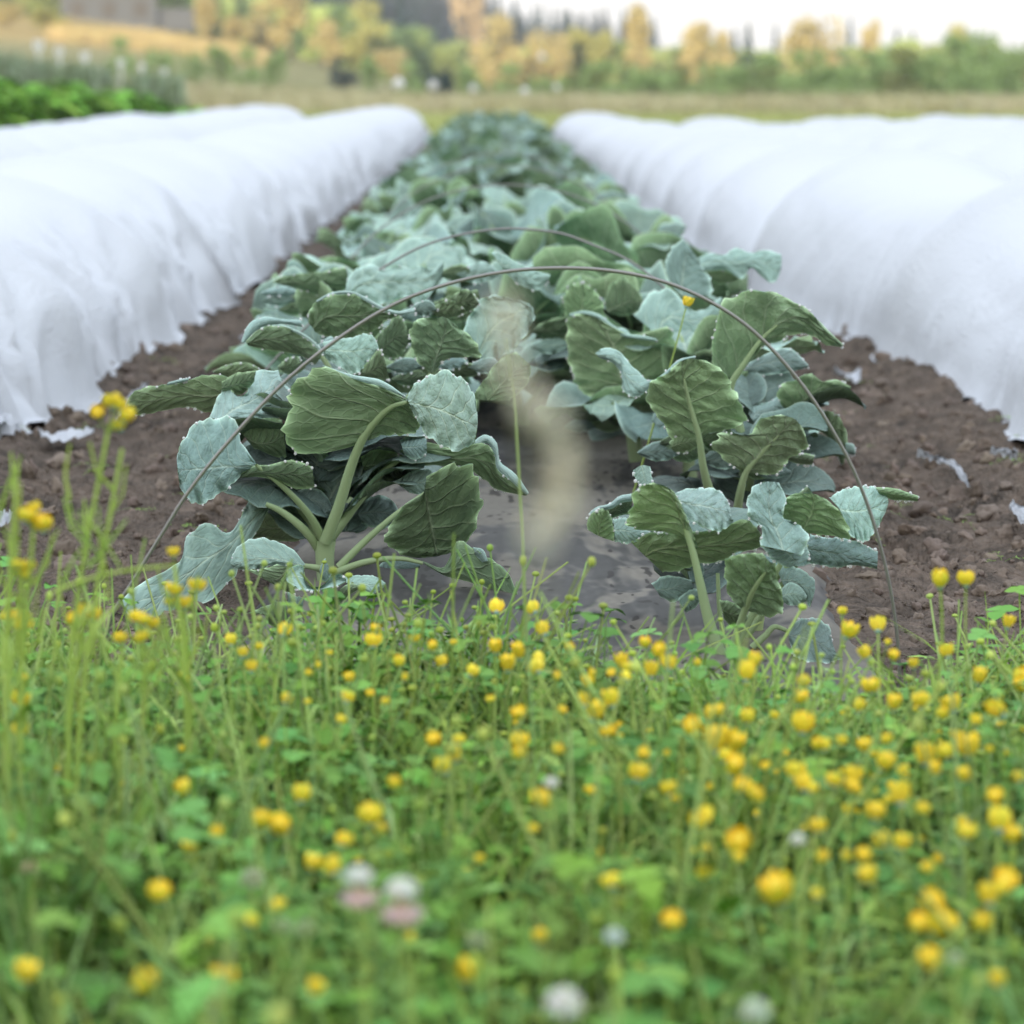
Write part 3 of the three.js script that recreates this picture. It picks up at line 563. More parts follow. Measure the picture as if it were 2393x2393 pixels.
  heroLeaf(B, [['e', 'U', d + 0.02, [[[800, 850], [860, 860], [930, 900], [960, 950]], [[830, 960], [870, 1000], [900, 1000], [940, 990]]], { n: 12, m: 9, tint: 0.6 }]], null);
  heroLeaf(B, [['e', 'U', d - 0.02, [[[1050, 1210], [1150, 1232], [1302, 1210]], [[1102, 1292], [1200, 1322], [1275, 1292]]], { n: 12, m: 8, tint: 0.8, ky: -0.2 }]], null);
  put('stem', new Geo().tube(pathPts('e', [[1005, 1135], [1005, 1060], [1010, 1000], [1020, 940]], d + 0.2), [0.012, 0.010], { sides: 10, color: [1.3, 1.25, 1.1] }).build(B.position), stalkMat, B);
  put('leaf_stalk', new Geo().tube(pathPts('e', [[815, 1180], [820, 1060], [800, 900], [790, 700]], d + 0.06), [0.005, 0.003], { sides: 8 }).build(B.position), stalkMat, B);
}
{ // second plant on the right
  const d = 4.72, C = plantBase(1745, 1300, 'broccoli plant with two broad veined leaves standing upright just beyond the forked-stem plant', null, d);
  put('stem', new Geo().tube(pathPts('c', [[1170, 1600], [1165, 1500], [1160, 1400]], d), [0.015, 0.015], { sides: 10 }).build(C.position), stalkMat, C);
  heroLeaf(C, [['c', 'U', d - 0.08, [
    [[800, 1030], [740, 930], [672, 840], [690, 735], [760, 700], [835, 635]],
    [[930, 1008], [905, 930], [880, 850], [860, 780], [850, 710], [885, 618]],
    [[962, 996], [1080, 970], [1162, 930], [1120, 800], [1070, 700], [965, 630]]], { tint: 0.98, n: 30, m: 20, ruffle: 0.007 }],
  ['c', 'T', d - 0.02, [[[690, 740], [760, 690], [830, 626], [910, 606]], [[700, 752], [770, 705], [840, 642], [910, 618]]], { n: 12, m: 5, tint: 1.2 }],
  ['c', 'U', d - 0.03, [[[780, 1040], [850, 990], [920, 1000]], [[800, 1080], [860, 1090], [925, 1060]]], { n: 10, m: 8, tint: 1.0 }]],
    ['c', d - 0.06, [[1150, 1450, 8], [1010, 1330, 4], [955, 1180, 0], [930, 1010, -2], [885, 850, -4], [855, 720, -6]], 0.011, 0.002], { drops: 16 });
  heroLeaf(C, [['c', 'U', d - 0.12, [
    [[1150, 1186], [1050, 1120], [1000, 1040], [1060, 990], [1180, 1000], [1250, 920], [1340, 900]],
    [[1166, 1186], [1210, 1130], [1250, 1085], [1290, 1040], [1330, 1000], [1370, 960], [1412, 922]],
    [[1182, 1186], [1270, 1200], [1340, 1180], [1380, 1118], [1440, 1090], [1476, 1050], [1450, 968]]], { tint: 0.82, n: 30, m: 18 }],
  ['c', 'U', d - 0.02, [[[1370, 1090], [1440, 1090], [1510, 1105]], [[1380, 1130], [1450, 1150], [1500, 1150]]], { n: 10, m: 7, tint: 0.55 }]],
    ['c', d - 0.10, [[1120, 1420, 8], [1140, 1280, 2], [1168, 1186], [1252, 1085, -2], [1332, 1000, -4]], 0.009, 0.002], { drops: 22 });
  heroLeaf(C, [['c', 'T', d + 0.1, [[[412, 592], [440, 570], [520, 575], [562, 620], [612, 672], [660, 720], [702, 730]], [[430, 612], [500, 642], [542, 692], [548, 772], [590, 808], [642, 800], [692, 750]]], { tint: 1.18, n: 20, m: 12 }]], null, { drops: 8 });
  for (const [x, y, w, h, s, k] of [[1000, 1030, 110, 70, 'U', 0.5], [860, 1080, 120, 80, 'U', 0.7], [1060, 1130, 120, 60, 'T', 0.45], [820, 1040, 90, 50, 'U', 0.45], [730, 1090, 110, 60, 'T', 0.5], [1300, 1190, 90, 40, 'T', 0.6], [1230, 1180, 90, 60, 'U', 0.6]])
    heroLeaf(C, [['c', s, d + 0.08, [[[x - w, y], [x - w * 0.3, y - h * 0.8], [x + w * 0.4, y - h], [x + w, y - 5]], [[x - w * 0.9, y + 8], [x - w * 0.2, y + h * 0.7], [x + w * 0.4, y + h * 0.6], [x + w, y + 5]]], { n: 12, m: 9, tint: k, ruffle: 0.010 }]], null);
}
{ // third plant on the right, with the leaf that reaches over the hoop
  const d = 4.9, E = plantBase(1800, 1205, 'broccoli plant with a wide pointed leaf reaching out past the wire hoop', null, d);
  put('stem', new Geo().tube(pathPts('c', [[1180, 1330], [1170, 1200], [1160, 1050]], d), [0.016, 0.014], { sides: 10 }).build(E.position), stalkMat, E);
  heroLeaf(E, [['c', 'U', d - 0.05, [
    [[1090, 738], [1000, 640], [1008, 480], [1060, 330], [1160, 290], [1270, 283], [1390, 325], [1490, 385], [1548, 450], [1652, 548]],
    [[1102, 738], [1160, 640], [1210, 570], [1250, 515], [1290, 475], [1340, 435], [1400, 415], [1470, 430], [1550, 482], [1650, 553]],
    [[1112, 738], [1170, 652], [1220, 592], [1260, 548], [1320, 536], [1380, 506], [1450, 490], [1510, 506], [1570, 548], [1646, 558]]], { tint: 0.86, n: 36, m: 20, ruffle: 0.008 }]],
    ['c', d - 0.03, [[1160, 1100, 4], [1120, 900, 2], [1090, 760], [1160, 640, -2], [1250, 515, -3], [1345, 432, -4]], 0.010, 0.002], { drops: 18 });
  heroLeaf(E, [['c', 'U', d + 0.1, [
    [[1395, 905], [1335, 830], [1340, 750], [1420, 722], [1490, 690], [1540, 735], [1620, 725], [1692, 762]],
    [[1398, 905], [1440, 850], [1475, 812], [1510, 785], [1550, 765], [1600, 755], [1650, 755], [1692, 766]],
    [[1402, 905], [1430, 872], [1480, 835], [1530, 822], [1580, 812], [1620, 795], [1660, 780], [1692, 770]]], { tint: 0.9 }],
  ['c', 'T', d + 0.12, [[[1180, 895], [1200, 845], [1270, 842], [1340, 800]], [[1210, 945], [1260, 930], [1310, 900], [1345, 880]]], { n: 12, m: 9, tint: 1.1 }]],
    ['c', d + 0.1, [[1170, 1150], [1260, 1020], [1395, 905]], 0.007, 0.003], { drops: 12 });
  heroLeaf(E, [['c', 'U', d + 0.15, [[[1430, 940], [1500, 900], [1560, 880], [1625, 905], [1672, 1000], [1655, 1150]], [[1480, 960], [1530, 950], [1575, 960], [1610, 1000], [1635, 1070], [1650, 1148]], [[1500, 972], [1540, 985], [1580, 1012], [1605, 1060], [1625, 1100], [1645, 1150]]], { tint: 0.7 }],
  ['c', 'T', d + 0.15, [[[1665, 1040], [1705, 1050], [1715, 1090]], [[1668, 1100], [1690, 1105], [1710, 1100]]], { n: 8, m: 6, tint: 0.8 }]], null, { drops: 16 });
  heroLeaf(E, [['c', 'T', d + 0.2, [[[1150, 660], [1290, 585], [1380, 565], [1440, 610], [1480, 655]], [[1170, 690], [1250, 700], [1330, 695], [1400, 680], [1478, 662]]], { n: 16, m: 10, tint: 0.62 }]], null, { drops: 5 });
  heroLeaf(E, [['c', 'U', d + 0.2, [[[1110, 700], [1180, 680], [1235, 720], [1242, 780]], [[1120, 790], [1160, 820], [1200, 830], [1236, 800]]], { n: 12, m: 9, tint: 0.5 }]], null);
  heroLeaf(E, [['c', 'U', d + 0.2, [[[1220, 830], [1290, 790], [1350, 800]], [[1240, 880], [1290, 900], [1350, 880]]], { n: 12, m: 9, tint: 0.55 }]], null);
}
{ // fourth plant on the right
  const d = 5.6, G = plantBase(1480, 1080, 'broccoli plant with a tall cupped olive leaf to the right of the blurred grass plume', null, d);
  put('stem', new Geo().tube(pathPts('c', [[620, 1130], [600, 1000], [570, 850]], d), [0.018, 0.015], { sides: 10 }).build(G.position), stalkMat, G);
  heroLeaf(G, [['c', 'U', d - 0.15, [
    [[385, 812], [312, 750], [286, 650], [272, 520], [282, 412], [342, 392]],
    [[560, 762], [540, 700], [520, 620], [492, 540], [452, 470], [405, 408]],
    [[640, 762], [770, 700], [812, 560], [775, 462], [640, 518], [485, 455]]], { tint: 0.92, n: 30, m: 20 }],
  ['c', 'T', d - 0.12, [[[280, 396], [350, 380], [430, 398], [490, 445], [560, 492], [650, 505], [720, 522]], [[284, 408], [345, 396], [420, 415], [480, 460], [550, 506], [640, 520], [718, 530]]], { n: 20, m: 5, tint: 1.2, ky: -0.3 }]],
    ['c', d - 0.05, [[600, 1080], [580, 940], [560, 762]], 0.010, 0.005], { drops: 14 });
  heroLeaf(G, [['c', 'U', d + 0.1, [[[262, 402], [252, 320], [278, 252], [340, 238]], [[340, 400], [345, 350], [345, 300], [350, 242]], [[455, 402], [450, 340], [402, 272], [352, 240]]], { tint: 1.25, n: 18, m: 12 }]], null, { drops: 8 });
  heroLeaf(G, [['c', 'T', d + 0.05, [
    [[605, 402], [690, 292], [780, 268], [850, 330], [905, 380], [965, 368], [1042, 308]],
    [[720, 500], [745, 440], [790, 410], [850, 420], [910, 430], [970, 420], [1030, 390]],
    [[740, 520], [790, 525], [840, 524], [890, 530], [930, 542], [980, 530], [1005, 515]]], { tint: 1.02, n: 26 }]], null);
  heroLeaf(G, [['c', 'U', d + 0.25, [[[452, 332], [500, 232], [560, 214], [640, 300]], [[470, 382], [540, 350], [590, 330], [655, 352]], [[475, 390], [560, 402], [610, 390], [655, 360]]], { tint: 0.82, n: 16, m: 11 }]], null);
  heroLeaf(G, [['c', 'T', d + 0.35, [[[756, 172], [790, 70], [850, 26], [905, 95]], [[840, 300], [850, 200], [865, 110], [895, 80]], [[1000, 302], [985, 220], [945, 160], [908, 98]]], { tint: 0.78, n: 20 }]], null);
  heroLeaf(G, [['c', 'T', d + 0.5, [[[925, 112], [1000, 90], [1060, 100], [1105, 64], [1200, 90], [1255, 74], [1342, 96]], [[940, 150], [1020, 130], [1080, 135], [1140, 140], [1210, 130], [1280, 140], [1345, 130]], [[960, 182], [1060, 172], [1150, 216], [1190, 160], [1245, 205], [1300, 242], [1338, 182]]], { tint: 1.12, n: 24 }],
  ['c', 'U', d + 0.52, [[[960, 182], [1040, 170], [1140, 210]], [[990, 220], [1030, 246], [1110, 228]]], { n: 10, m: 7, tint: 0.7 }]], null, { drops: 4 });
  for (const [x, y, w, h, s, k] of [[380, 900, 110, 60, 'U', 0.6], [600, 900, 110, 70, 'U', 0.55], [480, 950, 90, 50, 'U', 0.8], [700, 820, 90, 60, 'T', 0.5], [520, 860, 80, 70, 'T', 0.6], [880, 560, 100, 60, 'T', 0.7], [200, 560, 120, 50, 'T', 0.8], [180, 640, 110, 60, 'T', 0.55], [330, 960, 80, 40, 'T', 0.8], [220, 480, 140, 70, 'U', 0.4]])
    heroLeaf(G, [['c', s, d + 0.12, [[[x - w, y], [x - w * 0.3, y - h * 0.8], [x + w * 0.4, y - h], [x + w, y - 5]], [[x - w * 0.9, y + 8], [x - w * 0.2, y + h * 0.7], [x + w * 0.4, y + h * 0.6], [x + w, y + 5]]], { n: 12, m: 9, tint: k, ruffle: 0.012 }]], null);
}
{ // plant behind the large one on the left
  const d = 4.86, D = plantBase(800, 1190, 'broccoli plant with drop-fringed drooping leaves behind the large plant', null, d);
  put('stem', new Geo().tube(pathPts('b', [[830, 1750], [850, 1500], [870, 1200]], d), [0.018, 0.015], { sides: 10 }).build(D.position), stalkMat, D);
  heroLeaf(D, [['b', 'U', d, [
    [[606, 560], [615, 490], [660, 430], [750, 385], [880, 375], [965, 412], [1060, 465], [1190, 508]],
    [[640, 600], [700, 540], [760, 520], [850, 520], [930, 520], [1000, 510], [1080, 505], [1190, 512]],
    [[650, 622], [720, 650], [800, 656], [880, 670], [950, 665], [1020, 625], [1100, 560], [1190, 516]]], { tint: 0.72, n: 30 }],
  ['b', 'T', d - 0.02, [[[660, 424], [750, 374], [880, 362], [970, 396], [1060, 448], [1190, 492], [1290, 470]], [[664, 434], [755, 388], [880, 378], [965, 415], [1058, 468], [1190, 512], [1295, 495]]], { n: 22, m: 6, tint: 1.2, ky: -0.3 }]], null, { drops: 22 });
  heroLeaf(D, [['b', 'T', d - 0.05, [[[178, 690], [230, 570], [330, 528], [440, 544], [560, 548]], [[200, 690], [290, 600], [380, 575], [470, 570], [570, 590]]], { n: 20, m: 9, tint: 1.1 }],
  ['b', 'U', d - 0.10, [
    [[206, 686], [300, 602], [420, 586], [520, 618], [625, 680], [705, 760]],
    [[215, 700], [310, 670], [420, 670], [510, 700], [590, 760], [680, 800]],
    [[218, 708], [330, 735], [450, 752], [560, 772], [610, 805], [655, 832]]], { tint: 0.72, n: 24 }],
  ['b', 'T', d - 0.12, [[[300, 598], [420, 578], [525, 610], [630, 672], [708, 752]], [[302, 606], [420, 590], [518, 622], [622, 684], [702, 766]]], { n: 18, m: 5, tint: 1.25, ky: -0.3 }]],
    ['b', d, [[850, 1300], [800, 1000], [700, 790], [600, 720]], 0.008, 0.003], { drops: 20 });
  heroLeaf(D, [['b', 'T', d - 0.2, [
    [[702, 692], [800, 668], [900, 660], [960, 634], [1022, 650], [1062, 722]],
    [[715, 740], [800, 745], [880, 750], [950, 740], [1010, 730], [1060, 735]],
    [[722, 792], [800, 842], [900, 892], [960, 860], [1010, 800], [1055, 748]]], { tint: 1.12 }],
  ['b', 'U', d - 0.22, [[[900, 900], [980, 830], [1070, 735], [1100, 800]], [[960, 920], [1030, 930], [1100, 940], [1130, 920]]], { n: 14, m: 9, tint: 0.7 }]], null, { drops: 10 });
  heroLeaf(D, [['b', 'U', d - 0.15, [
    [[1400, 885], [1320, 820], [1280, 720], [1264, 620], [1310, 545], [1400, 528]],
    [[1405, 885], [1430, 800], [1450, 740], [1470, 680], [1490, 620], [1490, 530]],
    [[1410, 885], [1500, 800], [1620, 786], [1722, 782], [1660, 660], [1540, 568]]], { tint: 0.85, n: 28 }]],
    ['b', d - 0.12, [[900, 1400], [1150, 1150], [1320, 980], [1402, 885], [1450, 742]], 0.008, 0.002], { drops: 6 });
  heroLeaf(D, [['b', 'U', d + 0.1, [[[1030, 665], [1110, 590], [1192, 510], [1240, 590]], [[1080, 740], [1130, 690], [1190, 650], [1248, 650]], [[1110, 780], [1180, 795], [1230, 740], [1255, 700]]], { tint: 0.8, n: 16, m: 11 }]], null, { drops: 8 });
  heroLeaf(D, [['s', 'T', d + 0.25, [[[1076, 790], [1098, 735], [1122, 700], [1160, 690], [1200, 700]], [[1115, 830], [1150, 770], [1190, 740], [1230, 720], [1240, 712]], [[1130, 845], [1170, 838], [1205, 810], [1235, 770], [1250, 740]]], { ruffle: 0.012, tint: 0.9, n: 20 }]], null);
  heroLeaf(D, [['s', 'U', d - 0.1, [[[1100, 930], [1130, 890], [1170, 840], [1205, 822]], [[1140, 935], [1170, 900], [1200, 870], [1235, 850]], [[1190, 935], [1215, 915], [1235, 890], [1240, 855]]], { tint: 1.15, n: 16 }]], null);
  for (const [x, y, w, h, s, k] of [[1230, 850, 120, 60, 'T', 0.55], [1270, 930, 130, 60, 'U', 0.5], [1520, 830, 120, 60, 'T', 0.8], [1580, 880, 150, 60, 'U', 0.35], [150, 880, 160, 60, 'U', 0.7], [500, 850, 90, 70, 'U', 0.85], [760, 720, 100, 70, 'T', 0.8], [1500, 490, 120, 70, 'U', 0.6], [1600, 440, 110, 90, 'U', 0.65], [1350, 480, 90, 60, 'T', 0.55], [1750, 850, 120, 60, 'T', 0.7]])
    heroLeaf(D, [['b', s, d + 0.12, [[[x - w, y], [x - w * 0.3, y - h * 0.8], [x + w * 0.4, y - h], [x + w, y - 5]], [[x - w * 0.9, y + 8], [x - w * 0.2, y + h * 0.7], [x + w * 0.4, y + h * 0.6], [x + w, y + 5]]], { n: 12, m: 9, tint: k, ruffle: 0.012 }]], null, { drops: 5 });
}
{ // third on the left
  const d = 5.75, H = plantBase(860, 1010, 'broccoli plant with a broad silvery crinkled leaf where the bed narrows on the left', null, d);
  put('stem', new Geo().tube(pathPts('b', [[1000, 1250], [1020, 1000], [1050, 700]], d), [0.018, 0.015], { sides: 10 }).build(H.position), stalkMat, H);
  heroLeaf(H, [['b', 'T', d - 0.05, [
    [[850, 352], [870, 268], [930, 215], [1010, 190], [1090, 216], [1180, 190], [1260, 212], [1335, 200], [1415, 222], [1480, 165]],
    [[880, 370], [950, 320], [1020, 300], [1090, 300], [1160, 295], [1230, 300], [1300, 290], [1370, 280], [1430, 255], [1480, 190]],
    [[900, 380], [970, 415], [1060, 452], [1120, 432], [1190, 410], [1250, 400], [1310, 445], [1380, 400], [1430, 325], [1478, 225]]], { tint: 1.12, n: 34, m: 18, ruffle: 0.010 }]], null, { drops: 4 });
  heroLeaf(H, [['b', 'U', d, [[[378, 300], [450, 262], [560, 248], [645, 238], [720, 232], [850, 202]], [[420, 312], [500, 300], [580, 310], [660, 310], [750, 300], [865, 270]], [[470, 322], [560, 350], [640, 378], [720, 385], [800, 370], [872, 330]]], { tint: 0.66, n: 20 }]], null, { drops: 8 });
  heroLeaf(H, [['b', 'U', d - 0.2, [[[1420, 430], [1500, 398], [1600, 378], [1700, 350]], [[1440, 490], [1530, 470], [1620, 450], [1720, 420]], [[1480, 532], [1560, 562], [1640, 540], [1722, 460]]], { tint: 0.6, n: 16, m: 11 }]], null);
  heroLeaf(H, [['g', 'T', d - 0.2, [[[470, 440], [560, 432], [700, 510], [850, 590], [980, 640], [1140, 690]], [[570, 560], [660, 600], [760, 660], [860, 720], [960, 740], [1130, 720]], [[620, 640], [700, 720], [780, 790], [880, 830], [990, 862], [1110, 760]]], { tint: 1.15, n: 22 }]], null, { drops: 8 });
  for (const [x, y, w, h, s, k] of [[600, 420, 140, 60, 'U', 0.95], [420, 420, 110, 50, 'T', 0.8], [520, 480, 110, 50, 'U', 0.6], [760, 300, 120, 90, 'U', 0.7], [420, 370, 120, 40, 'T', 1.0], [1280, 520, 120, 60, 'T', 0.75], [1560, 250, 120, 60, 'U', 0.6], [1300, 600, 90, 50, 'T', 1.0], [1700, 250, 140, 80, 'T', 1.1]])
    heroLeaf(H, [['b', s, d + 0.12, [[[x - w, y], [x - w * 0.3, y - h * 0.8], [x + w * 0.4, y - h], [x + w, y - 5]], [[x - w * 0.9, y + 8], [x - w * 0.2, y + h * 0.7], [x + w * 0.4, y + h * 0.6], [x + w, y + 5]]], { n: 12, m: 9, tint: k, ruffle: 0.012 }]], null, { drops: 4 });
}

// grown leaves for all the plants farther up the bed
function grownLeaf({ L = 0.3, W = 0.2, el = 1.0, bend = 1.5, cup = 0.25, ruffle = 0.012, stalk = 0.32, nu = 14, nv = 9, roll = 0 }) {
  const N = 26, mid = [], dirs = []; let x = 0, y = 0; const twist = rr(-0.5, 0.5) * 0.4; let zc = 0;
  for (let i = 0; i <= N; i++) { const s = i / N, a = el - bend * Math.pow(s, 1.5); mid.push(V(x, y, zc)); dirs.push(a); x += Math.cos(a) * L / N; y += Math.sin(a) * L / N; zc += twist * s * L / N * 0.6; }
  const sample = (s) => { const f = clamp(s) * N, i = Math.min(N - 1, Math.floor(f)); return [mid[i].clone().lerp(mid[i + 1], f - i), lerp(dirs[i], dirs[i + 1], f - i)]; };
  const sd = rr(0, 90), P = [];
  for (let i = 0; i <= nu; i++) {
    const u = i / nu, [c, a] = sample(stalk + (1 - stalk) * u), line = [], nrm = V(-Math.sin(a), Math.cos(a), 0), tan = V(Math.cos(a), Math.sin(a), 0);
    const w = W * (0.10 + 0.90 * Math.pow(Math.sin(Math.PI * clamp(Math.pow(u, 0.85) * 0.93 + 0.04)), 0.6)) * (1 + 0.12 * noise(u * 6, sd)) * (u > 0.985 ? 0.55 : 1);
    for (let j = 0; j <= nv; j++) {
      const s = j / nv * 2 - 1, e = s * s, wig = ruffle * (Math.pow(Math.abs(s), 2.5) * (1.2 * Math.sin(u * 8.5 + sd + s) + 0.7 * noise(u * 6, s * 2, sd)) + 0.7 * noise(u * 5, s * 3, sd + 4));
      const lat = s * w / 2 * (1 - Math.abs(cup) * 0.35 * e), h = cup * w * 0.5 * e + wig + roll * s * w * 0.5;
      line.push(c.clone().addScaledVector(nrm, h).add(V(0, 0, lat)).addScaledVector(tan, -0.14 * w * e * (1 - u)));
    }
    P.push(line);
  }
  return { P, stalk: [0, 0.12, 0.24, stalk + 0.02, stalk + 0.25, stalk + 0.5].map((s) => sample(Math.min(1, s))[0]) };
}
const turned = (P, q, p) => P.map((r) => r.map((v) => v.clone().applyQuaternion(q).add(p)));
function grownPlant(k, detailed, s) {
  seed(s);
  const leaves = 14 + k % 3, whole = new Geo(), stalks = new Geo(), parts = [];
  for (let i = 0; i < leaves; i++) {
    const t = i / (leaves - 1), az = i * 2.399 + rr(-0.3, 0.3) + k;
    const o = { L: lerp(0.38, 0.28, t) * rr(0.82, 1.12), W: lerp(0.215, 0.185, t) * rr(0.82, 1.15), el: lerp(0.5, 1.35, t) + rr(-0.15, 0.2), bend: lerp(0.9, 1.5, t) + rr(-0.4, 0.5), cup: rr(-0.35, 0.7), ruffle: rr(0.014, 0.024), stalk: rr(0.26, 0.36), roll: rr(-0.6, 0.6), nu: detailed ? 18 : 11, nv: detailed ? 12 : 7 };
    const l = grownLeaf(o), q = euler(0, az, 0), p = V(0, lerp(0.05, 0.16, t), 0);
    const tt = lerp(0.38, 1.3, Math.pow(rnd(), 1.2)), col = [tt * drift(0.05), tt, tt * drift(0.05)], P = turned(l.P, q, p), S = l.stalk.map((v) => v.clone().applyQuaternion(q).add(p));
    if (detailed) parts.push([new Geo().grid(P, { top: false, color: col, color2: col.map((x) => x * 0.95), edge: 0.6 }).build(), new Geo().tube(S, [0.009, 0.0025], { sides: 6 }).build()]);
    else { whole.grid(P, { top: false, color: col, color2: col.map((x) => x * 0.95) }); stalks.tube(S, [0.008, 0.003], { sides: 4 }); }
  }
  const stem = [V(0, -0.02, 0), V(0.004, 0.08, 0), V(0, 0.2, 0.004)];
  if (!detailed) { stalks.tube(stem, [0.016, 0.012], { sides: 6 }); return { leaf: whole.build(), stalk: stalks.build() }; }
  return { parts, stem: new Geo().tube(stem, [0.016, 0.012], { sides: 8 }).build() };
}
function fill(plantName, n, h0, h1, s, back = -0.10) {
  const plant = scene.getObjectByName(plantName); seed(s);
  for (let i = 0; i < n; i++) {
    const t = i / n, l = grownLeaf({ L: rr(0.15, 0.22), W: rr(0.12, 0.16), el: rr(0.5, 1.2), bend: rr(1.0, 1.8), cup: rr(-0.3, 0.35), ruffle: 0.006, stalk: 0.18, roll: rr(-0.3, 0.3), nu: 18, nv: 11 });
    const q = euler(0, Math.PI * (0.5 + 0.55 * Math.sin(i * 2.4) + rr(-0.05, 0.05)), 0), p = V(rr(-0.03, 0.03), lerp(h0, h1, t), back + rr(-0.03, 0.01)), k = rr(0.30, 0.6), c = [k * drift(0.08), k, k * drift(0.06)];  // dark tints stand in for the shade inside the plant
    put('leaf', new Geo().grid(turned(l.P, q, p), { top: false, color: c, color2: c, edge: 0.2 }).build(), leafMats, plant);
  }
}
fill('broccoli_plant', 22, 0.05, 0.26, 1, -0.06); fill('broccoli_plant_002', 5, 0.05, 0.12, 2, -0.14); fill('broccoli_plant_003', 9, 0.04, 0.18, 3);
fill('broccoli_plant_004', 10, 0.05, 0.22, 4); fill('broccoli_plant_005', 12, 0.06, 0.24, 5); fill('broccoli_plant_006', 12, 0.05, 0.24, 6); fill('broccoli_plant_007', 10, 0.06, 0.26, 7);
{
  const near = [], far = [];
  for (let k = 0; k < 5; k++) {
    const o = grownPlant(k, true, 300 + k), g = new THREE.Group();
    put('stem', o.stem, stalkMat, g);
    for (const [l, s] of o.parts) { const leaf = put('leaf', l, leafMats, g); put('leaf_stalk', s, stalkMat, leaf); }
    near.push(g);
    const f = grownPlant(k, false, 300 + k), h = new THREE.Group(); put('leaf', f.leaf, leafMats, h); put('leaf_stalk', f.stalk, stalkMat, h); far.push(h);
  }
  seed(808);
  const G1 = 'blue-green broccoli plants in the middle stretch of the bed', G2 = 'blue-green broccoli plants in the far stretch of the bed';
  let n = 0;
  for (const [x0, z0] of [[-0.30, -5.75], [0.38, -5.6], [0.06, -6.5]]) for (let z = z0; z > -45.6; z -= x0 === 0.06 ? 0.75 : 0.47) {
    const close = z > -12, o = (close ? near : far)[n % 5].clone(); n++;
    o.name = numbered('broccoli_plant'); scene.add(o);
    const zz = z + rr(-0.08, 0.08), x = x0 + rr(-0.06, 0.06);
    o.position.set(x, mulchTop(x, zz) - 0.01, zz); o.rotation.y = rr(0, 6.28); o.scale.setScalar(rr(0.95, 1.22));
    const file = x0 < 0 ? 'left-hand file' : x0 > 0.2 ? 'right-hand file' : 'file between the two';
    tag(o, close ? `blue-green broccoli plant beyond the front ones, in the ${file} of the bed` : `blurred blue-green broccoli plant far up the bed in its ${file}`, 'broccoli plant', (close ? G1 : G2) + ', ' + file);
  }
}

// ---------------------------------------------------------------- wire hoops, fleece scraps
const wire = mat([0.30, 0.285, 0.275], 0.42, { metalness: 0.6 });
function hoop(pts, d, label) {
  const w = pts.map(([x, y]) => at(x, y, d)); w[0].y = -0.05; w[w.length - 1].y = -0.05;
  const q = spline(w, 90), b = V(0.03, 0, -d), g = new Geo().tube(q, 0.0027, { sides: 8 }).build(b);
  const m = put('wire_hoop', g, wire); m.position.copy(b); tag(m, label, 'wire hoop', 'wire hoops arched over the broccoli bed');
  return m;
}
const H1 = [[225, 1520], [258, 1452], [314, 1353], [380, 1245], [445, 1143], [560, 1003], [690, 870], [849, 752], [950, 698], [1050, 663], [1150, 640], [1239, 629], [1350, 627], [1450, 636], [1550, 658], [1650, 700], [1750, 765], [1850, 868], [1930, 980], [2000, 1110], [2050, 1250], [2085, 1400], [2102, 1560], [2104, 1640]];
hoop(H1, 3.62, 'nearest bent wire hoop arching across the picture over the front plants');
hoop([[395, 1220], [470, 1075], [560, 940], [680, 800], [800, 690], [907, 618], [986, 576], [1079, 548], [1173, 535], [1219, 535], [1312, 546], [1382, 571], [1475, 612], [1570, 690], [1660, 790], [1740, 900], [1810, 1050], [1850, 1220]], 5.72, 'second wire hoop arching over the leaves just behind the front one');
for (let k = 0; k < 3; k++) {
  const z = 7.6 + k * 1.9, q = []; for (let i = 0; i <= 14; i++) { const a = Math.PI * i / 14; q.push(V(0.05 - Math.cos(a) * 0.57, 0.62 * Math.pow(Math.sin(a), 0.85) - 0.02, -z)); }
  const m = put('wire_hoop', new Geo().tube(spline(q, 60), 0.0027, { sides: 6 }).build(V(0, 0, -z)), wire); m.position.z = -z;
  tag(m, ['third', 'fourth', 'fifth'][k] + ' wire hoop from the front, blurred among the broccoli leaves', 'wire hoop', 'wire hoops arched over the broccoli bed');
}
seed(66);
function scrap(label, pts, w, lift0 = 0.035) {
  const q = pts.map(([x, y]) => { const p = atHeight(x, y, 0.06); p.y = soilH(p.x, p.z) + lift0; return p; }), line = spline(q, 16), P = line.map((p, i) => {
    const s = Math.sin(Math.PI * (i + 0.6) / 17.2), r = []; for (let j = 0; j <= 6; j++) { const v = j / 6 - 0.5; r.push(p.clone().add(V(v * w * 0.25 * s, 0.016 * noise(i * 0.7, j * 0.6, w) + 0.012 * Math.cos(v * 3), v * w * s + 0.012 * noise(i, j)))); } return r; });
  const b = q[0].clone(), m = put('fleece_scrap', new Geo().grid(P, { double: false }).build(b), fleece); m.position.copy(b); tag(m, label, 'fleece scrap', 'torn bits of white fleece on the soil');
}
scrap('torn curled strip of white fleece on the soil next to the biggest earth clod', [[2145, 1070], [2190, 1085], [2235, 1105], [2265, 1140]], 0.08);
scrap('small white fleece tag beside the torn strip by the scalloped tunnel', [[2315, 1090], [2345, 1100], [2375, 1112]], 0.08);
scrap('frayed white fleece end at the picture edge below the scalloped tunnel', [[2365, 1190], [2385, 1215], [2400, 1240]], 0.08);
scrap('loose white fleece flap lying on the soil below the folded tunnel', [[90, 1030], [130, 1022], [175, 1020], [220, 1018]], 0.10);
scrap('white fleece hem crumpled on the earth at the foot of the folded tunnel', [[-20, 1040], [20, 1035], [50, 1045]], 0.12);
scrap('white fleece corner poking in from the picture edge beside the yellow mustard flowers', [[-30, 1250], [5, 1215], [30, 1212]], 0.10);
